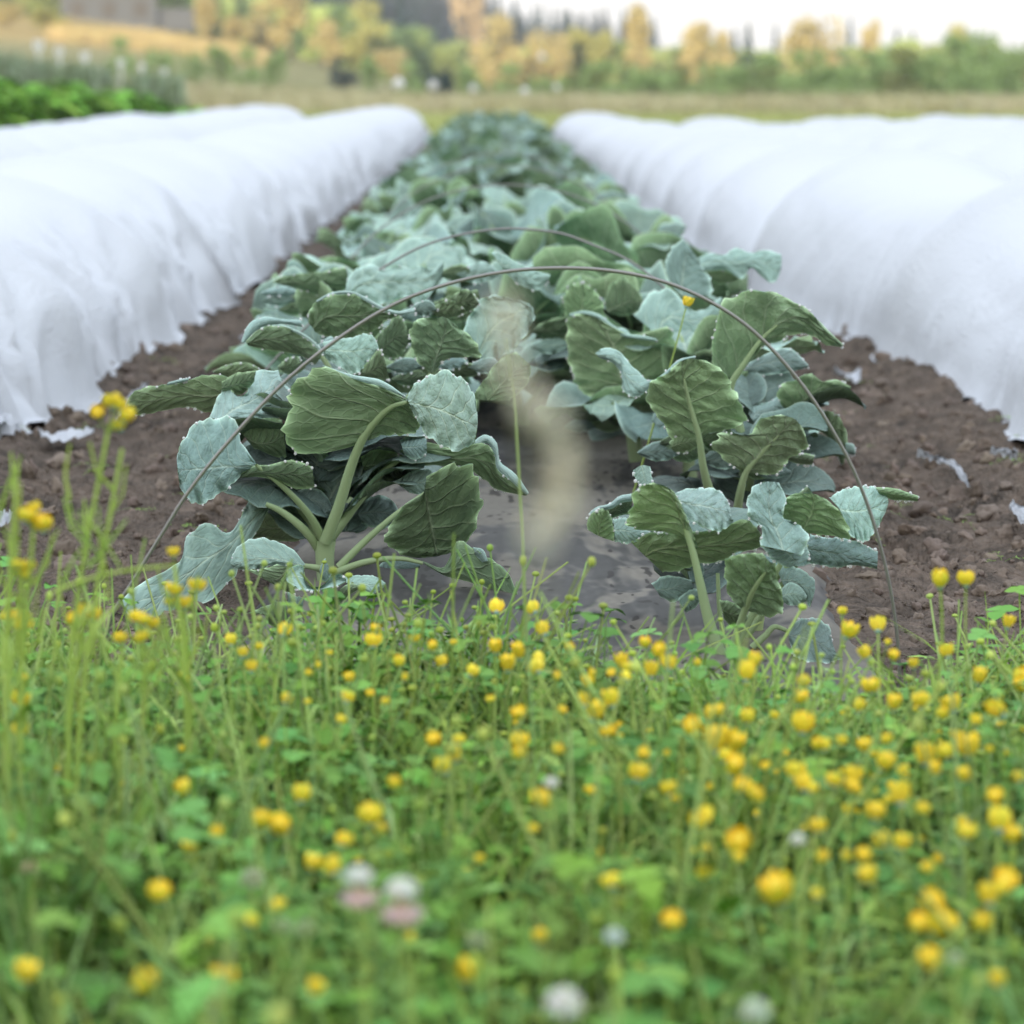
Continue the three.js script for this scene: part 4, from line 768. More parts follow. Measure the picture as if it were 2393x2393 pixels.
scrap('pale fleece wisp beyond the drooping leaf tip of the large plant', [[270, 990], [300, 960], [345, 905]], 0.07);
scrap('white fleece tatter on the soil under the wide pointed leaf', [[1950, 880], [1985, 885], [2010, 880]], 0.10);
scrap('white fleece shred lying on the soil near the folded tunnel where the bed narrows', [[560, 800], [590, 770], [610, 755]], 0.07);
// ---------------------------------------------------------------- the flowering meadow strip in front of the bed
const EDGE = (x) => -3.52 - 0.16 * noise(x * 3.1, 4) - 0.10 * noise(x * 9, 2) + 0.11 * sstep(-0.05, 0.25, x) * sstep(0.75, 0.5, x) + 0.06 * sstep(0.6, 0.8, x) - 0.05 * sstep(-0.3, -0.9, x);   // where it meets the soil
{
  const P = []; for (let j = 0; j <= 60; j++) { const row = []; for (let i = 0; i <= 60; i++) { const x = lerp(-3.2, 3.2, i / 60), z = lerp(1.2, -3.55, j / 60); row.push(V(x, 0.03 + 0.018 * noise(x * 5, z * 5) - 0.06 * sstep(-3.35, -3.55, z), z)); } P.push(row); }
  const geo = new Geo().grid(P, { double: false, uv: (u, v) => [v * 6.4, u * 4.7] }).build(), n = geo.attributes.normal;
  for (let i = 0; i < n.count; i++) if (n.getY(i) < 0) n.setXYZ(i, -n.getX(i), -n.getY(i), -n.getZ(i));
  tag(put('verge', geo, mat([0.04, 0.045, 0.025], 1, { map: soilTint, specularIntensity: 0.2 })), 'dark earth and old thatch under the flowering strip', 'verge', null, 'structure');  // colour kept very dark to deepen the shade in the gaps between plants
}
const green = mat([1.0, 1.10, 0.78], 0.8, { vertexColors: true, specularIntensity: 0.35 });
const firm = mat([1.05, 1.08, 0.75], 0.75, { vertexColors: true, specularIntensity: 0.4 });
const blade = (g, p, h, w, az, lean, color, n = 4) => {
  const dx = Math.cos(az), dz = Math.sin(az), P = [];
  for (let i = 0; i <= n; i++) { const t = i / n, b = lean * t * t, c = p.clone().add(V(dx * b * h, h * t * (1 - 0.25 * lean * t), dz * b * h)), ww = w * (1 - Math.pow(t, 1.6)) + 0.0002; P.push([c.clone().add(V(-dz * ww, 0, dx * ww)), c.clone(), c.clone().add(V(dz * ww, 0, -dx * ww))]); }
  g.grid(P, { double: false, color });
};
const leaflet = (g, p, q, L, W, color, fold = 0.25, n = 3) => {
  const P = []; for (let i = 0; i <= n; i++) { const t = i / n, w = W * Math.sin(Math.PI * clamp(0.06 + 0.9 * t)) ; P.push([-1, 0, 1].map((s) => V(t * L, Math.abs(s) * w * fold - 0.25 * L * t * t, s * w).applyQuaternion(q).add(p))); }
  g.grid(P, { double: false, color });
};
const G0 = [0.14, 0.215, 0.05], vary = (c, a = 0.15) => { const k = rr(1 - a, 1 + a); return [c[0] * k * rr(0.9, 1.1), c[1] * k, c[2] * k * rr(0.85, 1.15)]; };
function tuftGrass() { const g = new Geo(); for (let i = 0; i < 7; i++) blade(g, V(rr(-0.02, 0.02), 0, rr(-0.02, 0.02)), rr(0.10, 0.21), rr(0.0014, 0.0036), rr(0, 6.28), rr(0.1, 0.9), vary([0.25, 0.37, 0.10])); return g.build(); }
function tuftClover() {
  const g = new Geo();
  for (let i = 0; i < 5; i++) {
    const az = rr(0, 6.28), h = rr(0.05, 0.17), top = V(Math.cos(az) * 0.03, h, Math.sin(az) * 0.03), c = vary([0.16, 0.31, 0.085]);
    g.tube([V(0, 0, 0), top.clone().multiplyScalar(0.5).add(V(0, 0.012, 0)), top], 0.0008, { sides: 3, color: vary([0.33, 0.46, 0.14]) });
    const s = rr(0.010, 0.019), t = rr(0, 6.28); for (let k = 0; k < 3; k++) leaflet(g, top, euler(rr(-0.3, 0.3), t + k * 2.09, rr(-0.15, 0.45)), s, s * 0.55, c);
  }
  return g.build();
}
function tuftFeather() {                                             // divided leaves of the yellow flowers
  const g = new Geo();
  for (let i = 0; i < 4; i++) {
    const az = rr(0, 6.28), L = rr(0.09, 0.20), el = rr(0.35, 1.3), c = vary([0.28, 0.41, 0.14]), pts = [];
    for (let k = 0; k <= 4; k++) { const t = k / 4, a = el - 0.7 * t; pts.push(V(Math.cos(az) * Math.cos(a) * L * t, Math.sin(a) * L * t, Math.sin(az) * Math.cos(a) * L * t)); }
    g.tube(pts, [0.0010, 0.0005], { sides: 3, color: vary([0.36, 0.48, 0.18]) });
    for (let k = 1; k <= 4; k++) for (const s of [-1, 1]) leaflet(g, pts[k], euler(rr(-0.4, 0.4), -az + s * 0.95, rr(-0.1, 0.4)), rr(0.016, 0.032), rr(0.0022, 0.0050), c, 0.2, 2);
  }
  return g.build();
}
function tuftStems() {                                               // thin bare stalks with small buds
  const g = new Geo();
  for (let i = 0; i < 4; i++) {
    const p = V(rr(-0.03, 0.03), 0, rr(-0.03, 0.03)), h = rr(0.12, 0.27), a = rr(0, 6.28), l = rr(0.01, 0.12), c = vary([0.40, 0.52, 0.23]);
    const pts = [p, p.clone().add(V(Math.cos(a) * l * 0.4, h * 0.5, Math.sin(a) * l * 0.4)), p.clone().add(V(Math.cos(a) * l, h, Math.sin(a) * l))];
    g.tube(pts, [0.0019, 0.0011], { sides: 3, color: c });
    if (i === 1) g.add(ballLow, M4(pts[2], null, V(0.0036, 0.0050, 0.0036)), [0.42, 0.50, 0.14]);
    blade(g, pts[1], 0.03, 0.0016, a + 1, 1.2, c, 2);
  }
  return g.build();
}
function tuftBroad() {                                               // plantain and dock leaves low down
  const g = new Geo();
  for (let i = 0; i < 4; i++) { const az = rr(0, 6.28), L = rr(0.06, 0.13); leaflet(g, V(0, 0.01, 0), euler(rr(-0.2, 0.2), az, rr(0.5, 1.2)), L, L * rr(0.18, 0.3), vary([0.14, 0.26, 0.08]), 0.2, 5); }
  return g.build();
}
const canopy = (x, z) => (0.86 + 0.9 * fbm(x * 2.6, z * 2.6, 2, 3) + 0.55 * fbm(x * 8, z * 8, 5, 2)) * lerp(1.10, lerp(0.98, 0.72, sstep(0.0, 0.4, x)), sstep(-2.5, -3.4, z)) * (1 + 0.12 * sstep(0.2, -0.7, x));
// the strip is built of small patches, each grown once from many single plants and set down at many places
seed(4242);
const CELL = 0.19;
function growPatch(list) {
  const g = [], clump = [0, 1, 2].map(() => [rr(-0.09, 0.09), rr(-0.09, 0.09)]);
  for (const [make, n, kinds] of list) {
    const protos = []; for (let k = 0; k < kinds; k++) protos.push(make());
    for (let i = 0; i < n; i++) {
      const [cx, cz] = clump[i % 3], loose = rnd() < 0.5, x = loose ? rr(-0.10, 0.10) : cx + rr(-0.05, 0.05), z = loose ? rr(-0.10, 0.10) : cz + rr(-0.05, 0.05), sc = rr(0.72, 1.15) * (loose ? 0.88 : 1.12);
      const q = protos[i % kinds].clone().applyMatrix4(M4(V(x, 0, z), euler(rr(-0.28, 0.28), rr(0, 6.28), rr(-0.28, 0.28)), V(sc * rr(0.9, 1.2), sc, sc * rr(0.9, 1.2)))), c = q.attributes.color, t = rr(0.75, 1.25), y = rr(0.9, 1.12), b = rr(0.8, 1.25);
      for (let v = 0; v < c.count; v++) c.setXYZ(v, c.getX(v) * t * y, c.getY(v) * t, c.getZ(v) * t * b);
      g.push(q);
    }
  }
  return mergeGeometries(g);
}
const cells = [];
for (let z = -1.2; z > -3.8; z -= CELL) for (let x = -(0.30 + 0.30 * -z); x < 0.30 + 0.30 * -z; x += CELL) { const a = x + rr(-0.05, 0.05), b = z + rr(-0.05, 0.05); if (b > EDGE(a) + 0.06) cells.push([a, b]); }
for (const [name, label, m, list] of [
  ['meadow_leaves', 'divided, three-part and broad green leaves filling the flowering strip', green, [[tuftFeather, 36, 6], [tuftClover, 22, 5], [tuftBroad, 3, 2]]],
  ['meadow_grass', 'green grass blades and thin budding stalks growing through the flowering strip', green, [[tuftGrass, 8, 4], [tuftStems, 5, 4]]],
]) {
  const kinds = 6, at6 = Array.from({ length: kinds }, () => []);
  cells.forEach((c) => at6[Math.floor(rnd() * kinds * 0.9999)].push(c));
  for (let k = 0; k < kinds; k++) {
    const im = new THREE.InstancedMesh(growPatch(list), m, at6[k].length), c = new THREE.Color();
    at6[k].forEach(([x, z], i) => {
      const s = clamp(canopy(x, z) * rr(0.85, 1.15), 0.38, 1.6), w = rr(0.95, 1.2), t = 0.9 + 0.5 * fbm(x * 3, z * 3, 8, 3);
      im.setMatrixAt(i, M4(V(x, 0.02, z), euler(rr(-0.06, 0.06), rr(0, 6.28), rr(-0.06, 0.06)), V(w, s, w))); im.setColorAt(i, c.setRGB(t * rr(0.92, 1.1), t, t * rr(0.85, 1.2)));
    });
    shade(im); im.name = numbered(name); tag(im, label, name.replace('_', ' '), null, 'stuff'); scene.add(im);
  }
}
// thin stems standing up along the far edge of the strip
{
  seed(5151); const n = 44, im = new THREE.InstancedMesh(growPatch([[tuftStems, 7, 5]]), firm, n), c = new THREE.Color();
  for (let i = 0; i < n; i++) { const x = rr(-1.15, 1.1), z = EDGE(x) + rr(0.02, 0.6), s = rr(0.5, 0.95) * lerp(1.08, 0.80, sstep(-0.5, 0.2, x)); im.setMatrixAt(i, M4(V(x, 0.02, z), euler(rr(-0.1, 0.1), rr(0, 6.28), rr(-0.1, 0.1)), V(1.2, s, 1.2))); const k = rr(0.8, 1.2); im.setColorAt(i, c.setRGB(k, k, k * rr(0.9, 1.3))); }
  shade(im); im.name = 'fine_stems'; tag(im, 'fine pale stems standing up along the far edge of the flowering strip', 'stems', null, 'stuff'); scene.add(im);
}
// weeds along the edge of the soil
{
  const im = new THREE.InstancedMesh(tuftFeather(), green, 240); let i = 0;
  for (; i < 240; i++) { const x = rr(-1.25, 1.4), far = Math.pow(rnd(), 2.5), z = EDGE(x) - far * 4.5, b = Math.abs(x - 0.05) < 0.55; im.setMatrixAt(i, M4(V(x, soilH(x, z), z), euler(0, rr(0, 6), 0), b ? 0.001 : rr(0.12, 0.42))); }
  shade(im); im.name = 'weed_seedlings'; tag(im, 'tiny green weed seedlings dotted on the bare soil', 'weeds', null, 'stuff'); scene.add(im);
}

// yellow flowers: one head on one stalk, each a thing
const petalMat = mat([1.0, 0.80, 0.07], 0.6, { vertexColors: true, specularIntensity: 0.4, sheen: 0.2 });
function headGeo(k, r = 0.0098, open = 0.9) {
  const g = new Geo();
  for (let i = 0; i < 6; i++) {
    const q = euler(0, i / 6 * 6.283 + rr(-0.1, 0.1), 0), P = [], w = r * rr(0.55, 0.68), o = open * rr(0.85, 1.1);
    for (let a = 0; a <= 4; a++) { const t = a / 4, an = 1.25 * (1 - t) - 0.10 + (1 - o) * 0.9; const row = []; for (const s of [-1, 0, 1]) row.push(V(Math.sin(0.25 + t * lerp(2.3, 1.35, o * o)) * r * 0.95, t * r * 1.75 - 0.1 * r, s * w * Math.sin(Math.PI * (0.14 + 0.76 * t))).applyQuaternion(q)); P.push(row); }
    g.grid(P, { t: 0.00015, color: vary([1, 1, 1], 0.10) });
  }
  g.add(ballLow, M4(V(0, r * 0.75, 0), null, V(r * 0.72, r * 0.85, r * 0.72)), [0.9, 0.85, 1]);
  g.add(ballLow, M4(V(0, -r * 0.10, 0), null, V(r * 0.42, r * 0.35, r * 0.42)), [0.28, 0.55, 6]);
  return g.build();
}
seed(31);
const heads = [0, 1, 2, 3, 4, 5].map((k) => headGeo(k, [0.0098, 0.0098, 0.0088, 0.0104, 0.0066, 0.0100][k], [1.12, 0.72, 0.55, 0.92, 0.4, 1.2][k]));
const stalkGeos = [0, 1, 2].map(() => { const a = rr(0, 6), l = rr(0.01, 0.05), g = new Geo(), pts = spline([V(Math.cos(a) * l, -0.30, Math.sin(a) * l), V(Math.cos(a) * l * 0.7, -0.18, Math.sin(a) * l * 0.5), V(0.004, -0.06, 0), V(0, 0, 0)], 6); g.tube(pts, [0.0019, 0.0012], { sides: 4, color: [0.36, 0.47, 0.17] }); blade(g, pts[3], 0.035, 0.0030, rr(0, 6), 1, [0.32, 0.44, 0.15], 3); return g.build(); });
const flowerProtos = heads.map((h, k) => { const g = new THREE.Group(); put('flower_head', h, petalMat, g); put('stalk', stalkGeos[k % 3], firm, g); return g; });
const smallProto = flowerProtos;
const zoomA = (x, y) => [x / 1.61, 1400 + y / 1.61], zoomB = (x, y) => [1200 + x / 1.6195, 1400 + y / 1.6195], zoomC = (x, y) => [1200 + x / 1.6195, 600 + y / 1.6195];
function flower(px, py, label, group, { h = 0.245, s = 1, d } = {}) {
  const dd = d ?? Math.min(3.45, (EYE - h) * FPX / (py - HORIZON));
  const p = at(px, py, dd), o = copy(flowerProtos[Math.floor(rnd() * 5.999)], 'yellow_flower');
  o.position.copy(p); o.rotation.set(rr(-0.45, 0.6), rr(0, 6.28), rr(-0.55, 0.55)); o.scale.setScalar(s * rr(0.66, 1.0)); o.scale.y = Math.max(o.scale.x, (p.y - 0.02) / 0.29 * 0.94) ;
  o.children[0].scale.set(rr(0.85, 1.15), o.scale.x / o.scale.y * rr(0.8, 1.25), rr(0.85, 1.15));
  return tag(o, label, 'yellow flower', group);
}
seed(77);
const GL = 'yellow flowers scattered through the grassy left half of the strip', GR = 'yellow flowers crowding the right half of the strip', GE = 'yellow flowers standing up along the far edge of the strip';
const LL = 'small round yellow flower in the sparser left part of the flowering strip', LR = 'small round yellow flower in the thick drift on the right of the strip', LE = 'yellow flower at the far edge of the strip against the mulch and soil';
for (const [x, y, s] of [[868, 170], [915, 215, 0.8], [945, 270, 0.8], [1068, 135, 0.9], [978, 190, 0.5], [1240, 210, 0.6], [1200, 258, 0.55], [1160, 285, 0.6], [1313, 310, 0.7], [1415, 125], [1405, 175], [1505, 250], [1520, 305, 0.5], [1668, 250], [1770, 285, 1.2], [1868, 48], [1560, 160, 0.7], [1625, 190, 0.6], [1710, 170, 0.6], [1865, 200, 0.8], [1910, 265], [452, 160, 0.9]])
  flower(...zoomA(x, y), LE, GE, { s: s ?? 1 });
for (const [x, y, s] of [[88, 310], [72, 400], [82, 510], [675, 315], [1278, 465], [995, 548], [1070, 390, 0.7], [1160, 395, 0.8], [1305, 385, 0.7], [1388, 360, 0.6], [1455, 395, 0.5], [1845, 385, 0.7], [1630, 550], [1728, 540], [1715, 605], [1675, 650], [1705, 600], [700, 722, 0.9], [1132, 757, 0.9], [1485, 705, 0.9], [725, 945], [730, 925, 0.9], [815, 905, 0.7], [1290, 925, 0.85], [1172, 1015], [1260, 1030], [600, 1130, 1.1], [1048, 1170, 0.9], [940, 1225, 0.8], [95, 1435], [522, 1465, 1.2], [845, 1475, 1.1], [1550, 1285, 0.8], [1175, 1485, 0.8], [1755, 1435, 1.1], [1500, 1110, 0.6]])
  flower(...zoomA(x, y), LL, GL, { s: s ?? 1 });
flower(...zoomA(1395, 840), 'plump deep yellow flower standing alone over the dark gap left of the middle', null, { s: 1.25 }); flower(...zoomA(1425, 872), 'second deep yellow flower overlapping the plump one over the dark gap', null, { s: 1.05 });
flower(...zoomA(985, 850), 'dull brownish-yellow flower of the faded pair above the clover', 'faded pair of dull yellow flowers', { s: 1.2 }); flower(...zoomA(1050, 880), 'dull brownish-yellow flower of the faded pair above the clover', 'faded pair of dull yellow flowers', { s: 1.0 });
for (const [x, y, s] of [[80, 48], [118, 132, 1.15], [207, 192, 1.1], [500, 180, 1.1], [550, 215], [585, 262, 1.1], [520, 290], [22, 220], [95, 245, 0.9], [92, 275, 0.9], [165, 300, 0.7], [268, 325], [290, 300, 0.8], [410, 262], [435, 275, 0.9], [425, 305], [372, 290, 0.6], [695, 250, 0.8], [908, 250], [880, 300, 1.2], [1108, 328, 1.1], [1080, 390], [1340, 220], [1435, 228, 0.8], [1415, 170, 0.9], [1515, 258, 0.9], [1760, 315, 1.1]])
  flower(...zoomB(x, y), LE, GE, { s: s ?? 1 });
flower(...zoomB(1245, 58), 'upper yellow flower of the two stacked beside the mulch edge', null, { s: 1.1 }); flower(...zoomB(1262, 140), 'lower yellow flower of the two stacked beside the mulch edge', null, { s: 1.1 });
flower(...zoomB(1380, 118), 'single yellow flower close beside the right foot of the front hoop', null); flower(...zoomB(1870, 105), 'lone yellow flower on a tall stalk against the soil near the picture edge', null, { s: 1.0 });
for (const [x, y, s] of [[1355, 350, 1.2], [1300, 420, 1.1], [1440, 415], [1540, 405, 0.8], [1665, 420, 1.2], [1620, 450], [1845, 440, 1.1], [1820, 425, 0.8], [1910, 310, 1.1], [1925, 345], [28, 455, 1.1], [305, 450, 1.1], [270, 400, 0.9], [370, 400, 0.9], [180, 430, 0.7], [350, 520, 0.8], [380, 510, 0.7], [690, 495, 1.1], [740, 455], [780, 440, 0.9], [885, 465], [1095, 500, 1.1], [25, 560], [20, 600], [162, 580, 0.9], [765, 570, 1.1], [825, 570], [800, 610], [830, 662], [478, 600, 0.7], [580, 590, 0.6], [470, 680, 0.9], [590, 735], [1335, 575, 1.1], [1398, 640, 1.1], [1150, 565, 0.8], [1175, 570, 0.8], [1065, 675, 1.1], [1125, 730], [1100, 720, 1.1], [860, 730, 1.1], [905, 745], [1285, 690, 1.1], [1265, 720], [1205, 705, 0.7], [1560, 620, 1.1], [1640, 600, 1.1], [1715, 590, 1.1], [1680, 540], [1605, 660, 0.9], [1800, 580, 0.7], [1710, 685, 0.7], [1915, 690], [1815, 760], [1465, 770], [1545, 810, 1.1], [1368, 830], [92, 775, 1.1], [700, 860], [725, 845], [840, 945, 1.3], [850, 985, 0.8], [1150, 880, 0.7], [1715, 905, 1.1], [1700, 855, 0.8], [1840, 870, 1.1], [1880, 920], [1405, 935], [1465, 945], [1570, 1025, 1.2], [1318, 992], [1160, 980], [1255, 985, 0.7], [735, 1050], [1350, 1070, 0.8], [375, 1090, 0.9], [1012, 1140, 1.3], [1150, 1130, 0.8], [1850, 1085, 1.2], [1800, 1150, 1.2], [1835, 1110], [1560, 1165, 1.0], [1535, 1245, 1.2], [1590, 1255, 1.2], [1765, 1245], [602, 1235, 0.9], [100, 1295, 0.75], [1600, 1405, 1.1], [1830, 1465, 0.9], [75, 880, 0.7], [1420, 545, 0.7], [1480, 660, 0.6], [960, 640, 0.6], [1750, 480, 0.7], [1240, 550, 0.7]])
  flower(...zoomB(x, y), LR, GR, { s: s ?? 1 });
for (let i = 0; i < 60; i++) { const r = rnd() < 0.75, y = rr(1640, 2050), x = r ? rr(1350, 2390) : rr(30, 1350); flower(x, y, r ? LR : LL, r ? GR : GL, { s: rr(0.35, 0.6), h: rr(0.16, 0.22) }); }
{ const a = flower(...zoomC(1615, 1245), 'leaning one of the tall forked pair of yellow flowers in front of the bare soil', null, { s: 1.25, h: 0.31 }), b = flower(...zoomC(1712, 1240), 'upright one of the tall forked pair of yellow flowers in front of the bare soil', null, { s: 1.3, h: 0.31 }); a.rotation.set(0.1, 1, 0.12); b.rotation.set(0, 2, -0.1); }
flower(...zoomC(1645, 1510), 'yellow flower just below the tall forked pair on the same stand of stalks', null, { s: 1.2 });
flower(1604, 715, 'tiny yellow flower peeping out under the top of the hoop among the pale leaves', null, { s: 1.5, d: 5.0 });

// mustard plants with clusters of yellow flowers, on the left
function mustard(label, heads, foot, d, extra = []) {
  const p0 = at(foot[0], foot[1], d); p0.y = 0.02; const o = tag(base('mustard_plant', p0), label, 'mustard plant');
  const g = new Geo(), c = [0.40, 0.52, 0.17];
  for (const [hx, hy, fl] of heads) {
    const t = at(hx, hy, d), mid = p0.clone().lerp(t, 0.55).add(V(rr(-0.02, 0.02), 0.02, rr(-0.02, 0.02)));
    g.tube(spline([p0, mid, t], 10), [0.0030, 0.0020], { sides: 5, color: c });
    for (let i = 0; i < 5; i++) { const q = mid.clone().lerp(t, rr(0, 0.85)), a = rr(0, 6.28); g.tube([q, q.clone().add(V(Math.cos(a) * 0.018, 0.020, Math.sin(a) * 0.018)), q.clone().add(V(Math.cos(a) * 0.024, 0.05, Math.sin(a) * 0.024))], [0.0016, 0.001], { sides: 4, color: vary(c) }); }
    blade(g, mid, 0.06, 0.006, rr(0, 6), 1.1, vary(c), 4);
    for (const [fx, fy] of fl) {
      const q = at(fx, fy, d + rr(-0.01, 0.01)); g.tube([t, t.clone().lerp(q, 0.6), q], 0.0008, { sides: 3, color: c });
      const m = put('flower', heads0[Math.floor(rnd() * 4)], petalMat, o); m.position.copy(q).sub(p0); m.scale.set(0.95, 0.75, 0.95).multiplyScalar(rr(0.75, 0.95)); m.rotation.set(rr(-0.5, 0.5), rr(0, 6), rr(-0.5, 0.5));
    }
  }
  for (const pts of extra) g.tube(spline(pts.map(([x, y]) => at(x, y, d)), 10), [0.0022, 0.0010], { sides: 4, color: vary(c) });
  put('stem', g.build(p0), firm, o);
}
const heads0 = heads, zoomL = (x, y) => [x / 2.415, 850 + y / 2.415], zl = (l) => l.map(([x, y]) => zoomL(x, y));
seed(19);
mustard('tallest mustard plant, its top cluster of yellow flowers near the fleece tunnel', [[...zoomL(610, 380), zl([[545, 290], [640, 240], [672, 255], [725, 295], [680, 370], [700, 320]])], [...zoomL(690, 480), []]], zoomL(330, 1500), 2.55, [zl([[470, 850], [560, 960], [680, 1150]]), zl([[560, 950], [590, 1150], [615, 1350]]), zl([[300, 1290], [550, 1200], [850, 1150], [1000, 1140]]), zl([[500, 1150], [600, 1030], [715, 880]]), zl([[390, 760], [370, 620], [395, 450]])]);
mustard('mustard plant at the picture edge with a pair of yellow flower clusters', [[...zoomL(190, 930), zl([[145, 885], [200, 840], [235, 920], [180, 900], [245, 940]])], [...zoomL(125, 1210), zl([[95, 1155], [150, 1175], [130, 1210]])], [...zoomL(100, 560), []]], zoomL(70, 1560), 2.5, [zl([[60, 1250], [80, 1000], [75, 850]]), zl([[200, 1250], [260, 1100], [330, 930]]), zl([[350, 1250], [400, 1130], [470, 1030]]), zl([[-20, 900], [60, 650], [120, 520]])]);
mustard('low mustard plant at the picture edge with one broad yellow cluster', [[...zoomL(95, 1490), zl([[40, 1450], [90, 1430], [140, 1470], [130, 1500]])]], zoomL(80, 1800), 2.6);
mustard('low mustard plant with a small yellow cluster over the soil edge', [[...zoomL(470, 1470), zl([[475, 1400], [520, 1440], [430, 1460]])]], zoomL(430, 1800), 2.65);
mustard('mustard plant with a bright double yellow cluster below the drooping pale leaf', [[...zoomL(810, 1520), zl([[775, 1455], [850, 1490], [820, 1470], [810, 1565]])], [...zoomL(690, 1600), zl([[680, 1570]])]], zoomL(760, 1880), 2.65);
mustard('mustard plant with sparse yellow flowers in front of the drooping pale leaf', [[...zoomL(1040, 1420), zl([[1110, 1280], [970, 1300], [965, 1360], [1045, 1375]])], [...zoomL(985, 1130), zl([[980, 1085]])]], zoomL(1000, 1800), 2.75);

// clover flowers
const cloverMat = mat([1, 1, 1], 0.85, { vertexColors: true, specularIntensity: 0.3 });
function floret(g, dir, r, L, col) { const q = new THREE.Quaternion().setFromUnitVectors(V(0, 1, 0), dir); g.add(ballLow, M4(dir.clone().multiplyScalar(r), q, V(L * 0.22, L * 0.55, L * 0.22)), col); }
function clover(px, py, d, label, { old = false, s = 1, group, tint = [0.80, 0.80, 0.74] } = {}) {
  const p = at(px, py, d), o = tag(base('clover_flower', p), label, 'clover flower', group), up = new Geo(), lo = new Geo();
  for (let i = 0; i < 34; i++) { const t = (i + 0.5) / 34, y = 1 - t * (old ? 0.9 : 1.35), a = i * 2.4, e = Math.sqrt(Math.max(0, 1 - y * y)); floret(up, V(Math.cos(a) * e * 1.0, y, Math.sin(a) * e).normalize(), 0.0068 * s, 0.0085 * s, vary(tint, 0.06)); }
  put('florets', up.build(), cloverMat, o);
  if (old) {
    for (let i = 0; i < 26; i++) { const a = i * 2.4, y = -0.35 - 0.45 * (i / 26), e = Math.sqrt(1 - y * y); floret(lo, V(Math.cos(a) * e, y, Math.sin(a) * e), 0.0090 * s, 0.0115 * s, vary([0.62, 0.46, 0.46], 0.12)); }
    const l = put('drooping_florets', lo.build(), cloverMat, o); l.position.y = -0.0065 * s; l.userData.label = 'faded pinkish florets hanging under the white crown';
    put('florets_core', new Geo().add(ballLow, M4(V(0, -0.007 * s, 0), null, V(0.005 * s, 0.006 * s, 0.005 * s)), [0.45, 0.33, 0.16]).build(), cloverMat, o);
  }
  const h = p.y - 0.02; put('stalk', new Geo().tube(spline([V(0.02, -h, 0.01), V(0.008, -h * 0.5, 0.006), V(0, -0.006, 0)], 8), [0.0022, 0.0017], { sides: 6, color: [0.38, 0.50, 0.19] }).build(), firm, o);
}
seed(55);
clover(838, 2060, 1.72, 'white clover head with drooping pink lower florets, the smaller of the close pair', { old: true, s: 0.98 });
clover(939, 2092, 1.66, 'white clover head with drooping pink lower florets, the bigger of the close pair', { old: true, s: 1.06 });
clover(1318, 2352, 1.55, 'round white clover head at the bottom edge of the picture near the middle', { s: 1.1 });
clover(1765, 2368, 1.6, 'greenish-white clover head at the bottom edge on the right', { s: 0.9, tint: [0.6, 0.68, 0.55] });
clover(1435, 2192, 1.75, 'tiny bluish-white clover head low among the leaves right of the middle', { s: 0.65, tint: [0.62, 0.72, 0.68] });
clover(2232, 2245, 1.75, 'small unopened pale clover head under the big double yellow flowers', { s: 0.55, tint: [0.5, 0.6, 0.36] });
clover(1288, 1832, 2.2, 'tiny cream clover head left of the thick yellow drift', { s: 0.6 });
clover(1865, 1965, 2.0, 'tiny white clover head in the thick yellow drift', { s: 0.55 });
const PG = 'pale fading clover heads in the bottom left of the strip';
for (const [x, y, s, t] of [[590, 2060, 0.95, 0], [520, 2160, 0.75, 0], [715, 2175, 0.8, 1], [1115, 2205, 0.8, 1], [70, 2030, 0.6, 2], [660, 2170, 0.7, 1]])
  clover(x, y, (EYE - 0.24) * FPX / (y - HORIZON), 'pale greenish clover head past its bloom in the bottom left of the strip', { s: s * 1.05, group: PG, tint: [[0.42, 0.48, 0.30], [0.36, 0.44, 0.24], [0.5, 0.42, 0.26]][t] });

// the tall grass close to the lens: a pale plume, and a jointed stalk
const straw = mat([1, 1, 1], 0.95, { vertexColors: true, transmission: 0.45, thickness: 0, specularIntensity: 0.2 });
seed(909);
{
  const d = 0.92, foot = at(1290, 1500, d); foot.y = 0.02; const o = tag(base('grass_plume', foot), 'out-of-focus pale straw grass plume hanging in front of the broccoli', 'grass plume');
  const line = spline([[1290, 1650], [1268, 1350], [1240, 1130], [1205, 930], [1182, 800], [1170, 715]].map(([x, y]) => at(x, y, d)), 40);
  put('stalk', new Geo().tube([foot, ...line], [0.0007, 0.0004], { sides: 4, color: [0.42, 0.40, 0.20] }).build(foot), straw, o);
  const g = new Geo();
  for (const [cx, cy, sx, sy, n] of [[1180, 740, 42, 55, 46], [1190, 850, 36, 60, 40], [1232, 935, 40, 60, 26], [1290, 985, 48, 50, 42], [1322, 1075, 40, 50, 30], [1310, 1170, 55, 60, 46], [1260, 1245, 60, 50, 36]])
    for (let i = 0; i < n * 1.35; i++) {
      const a = rr(0, 6.28), r = Math.sqrt(rnd()), x = cx + Math.cos(a) * r * sx * 0.58, y = cy + Math.sin(a) * r * sy * 0.85, p = at(x, y, d + rr(-0.015, 0.015));
      g.add(ballLow, M4(p, euler(rr(-0.6, 0.6), 0, rr(-0.6, 0.6)), V(0.0009, 0.0024, 0.0009)), vary([0.97, 0.94, 0.82], 0.12));
      if (i % 6 === 0) { let q = line[0], b = 9; for (const l of line) { const e = l.distanceTo(p); if (e < b) { b = e; q = l; } } g.tube([q, q.clone().lerp(p, 0.5).add(V(0, 0.002, 0)), p], 0.00018, { sides: 3, color: [0.5, 0.46, 0.24] }); }
    }
  put('seed_head', g.build(foot), straw, o);
}
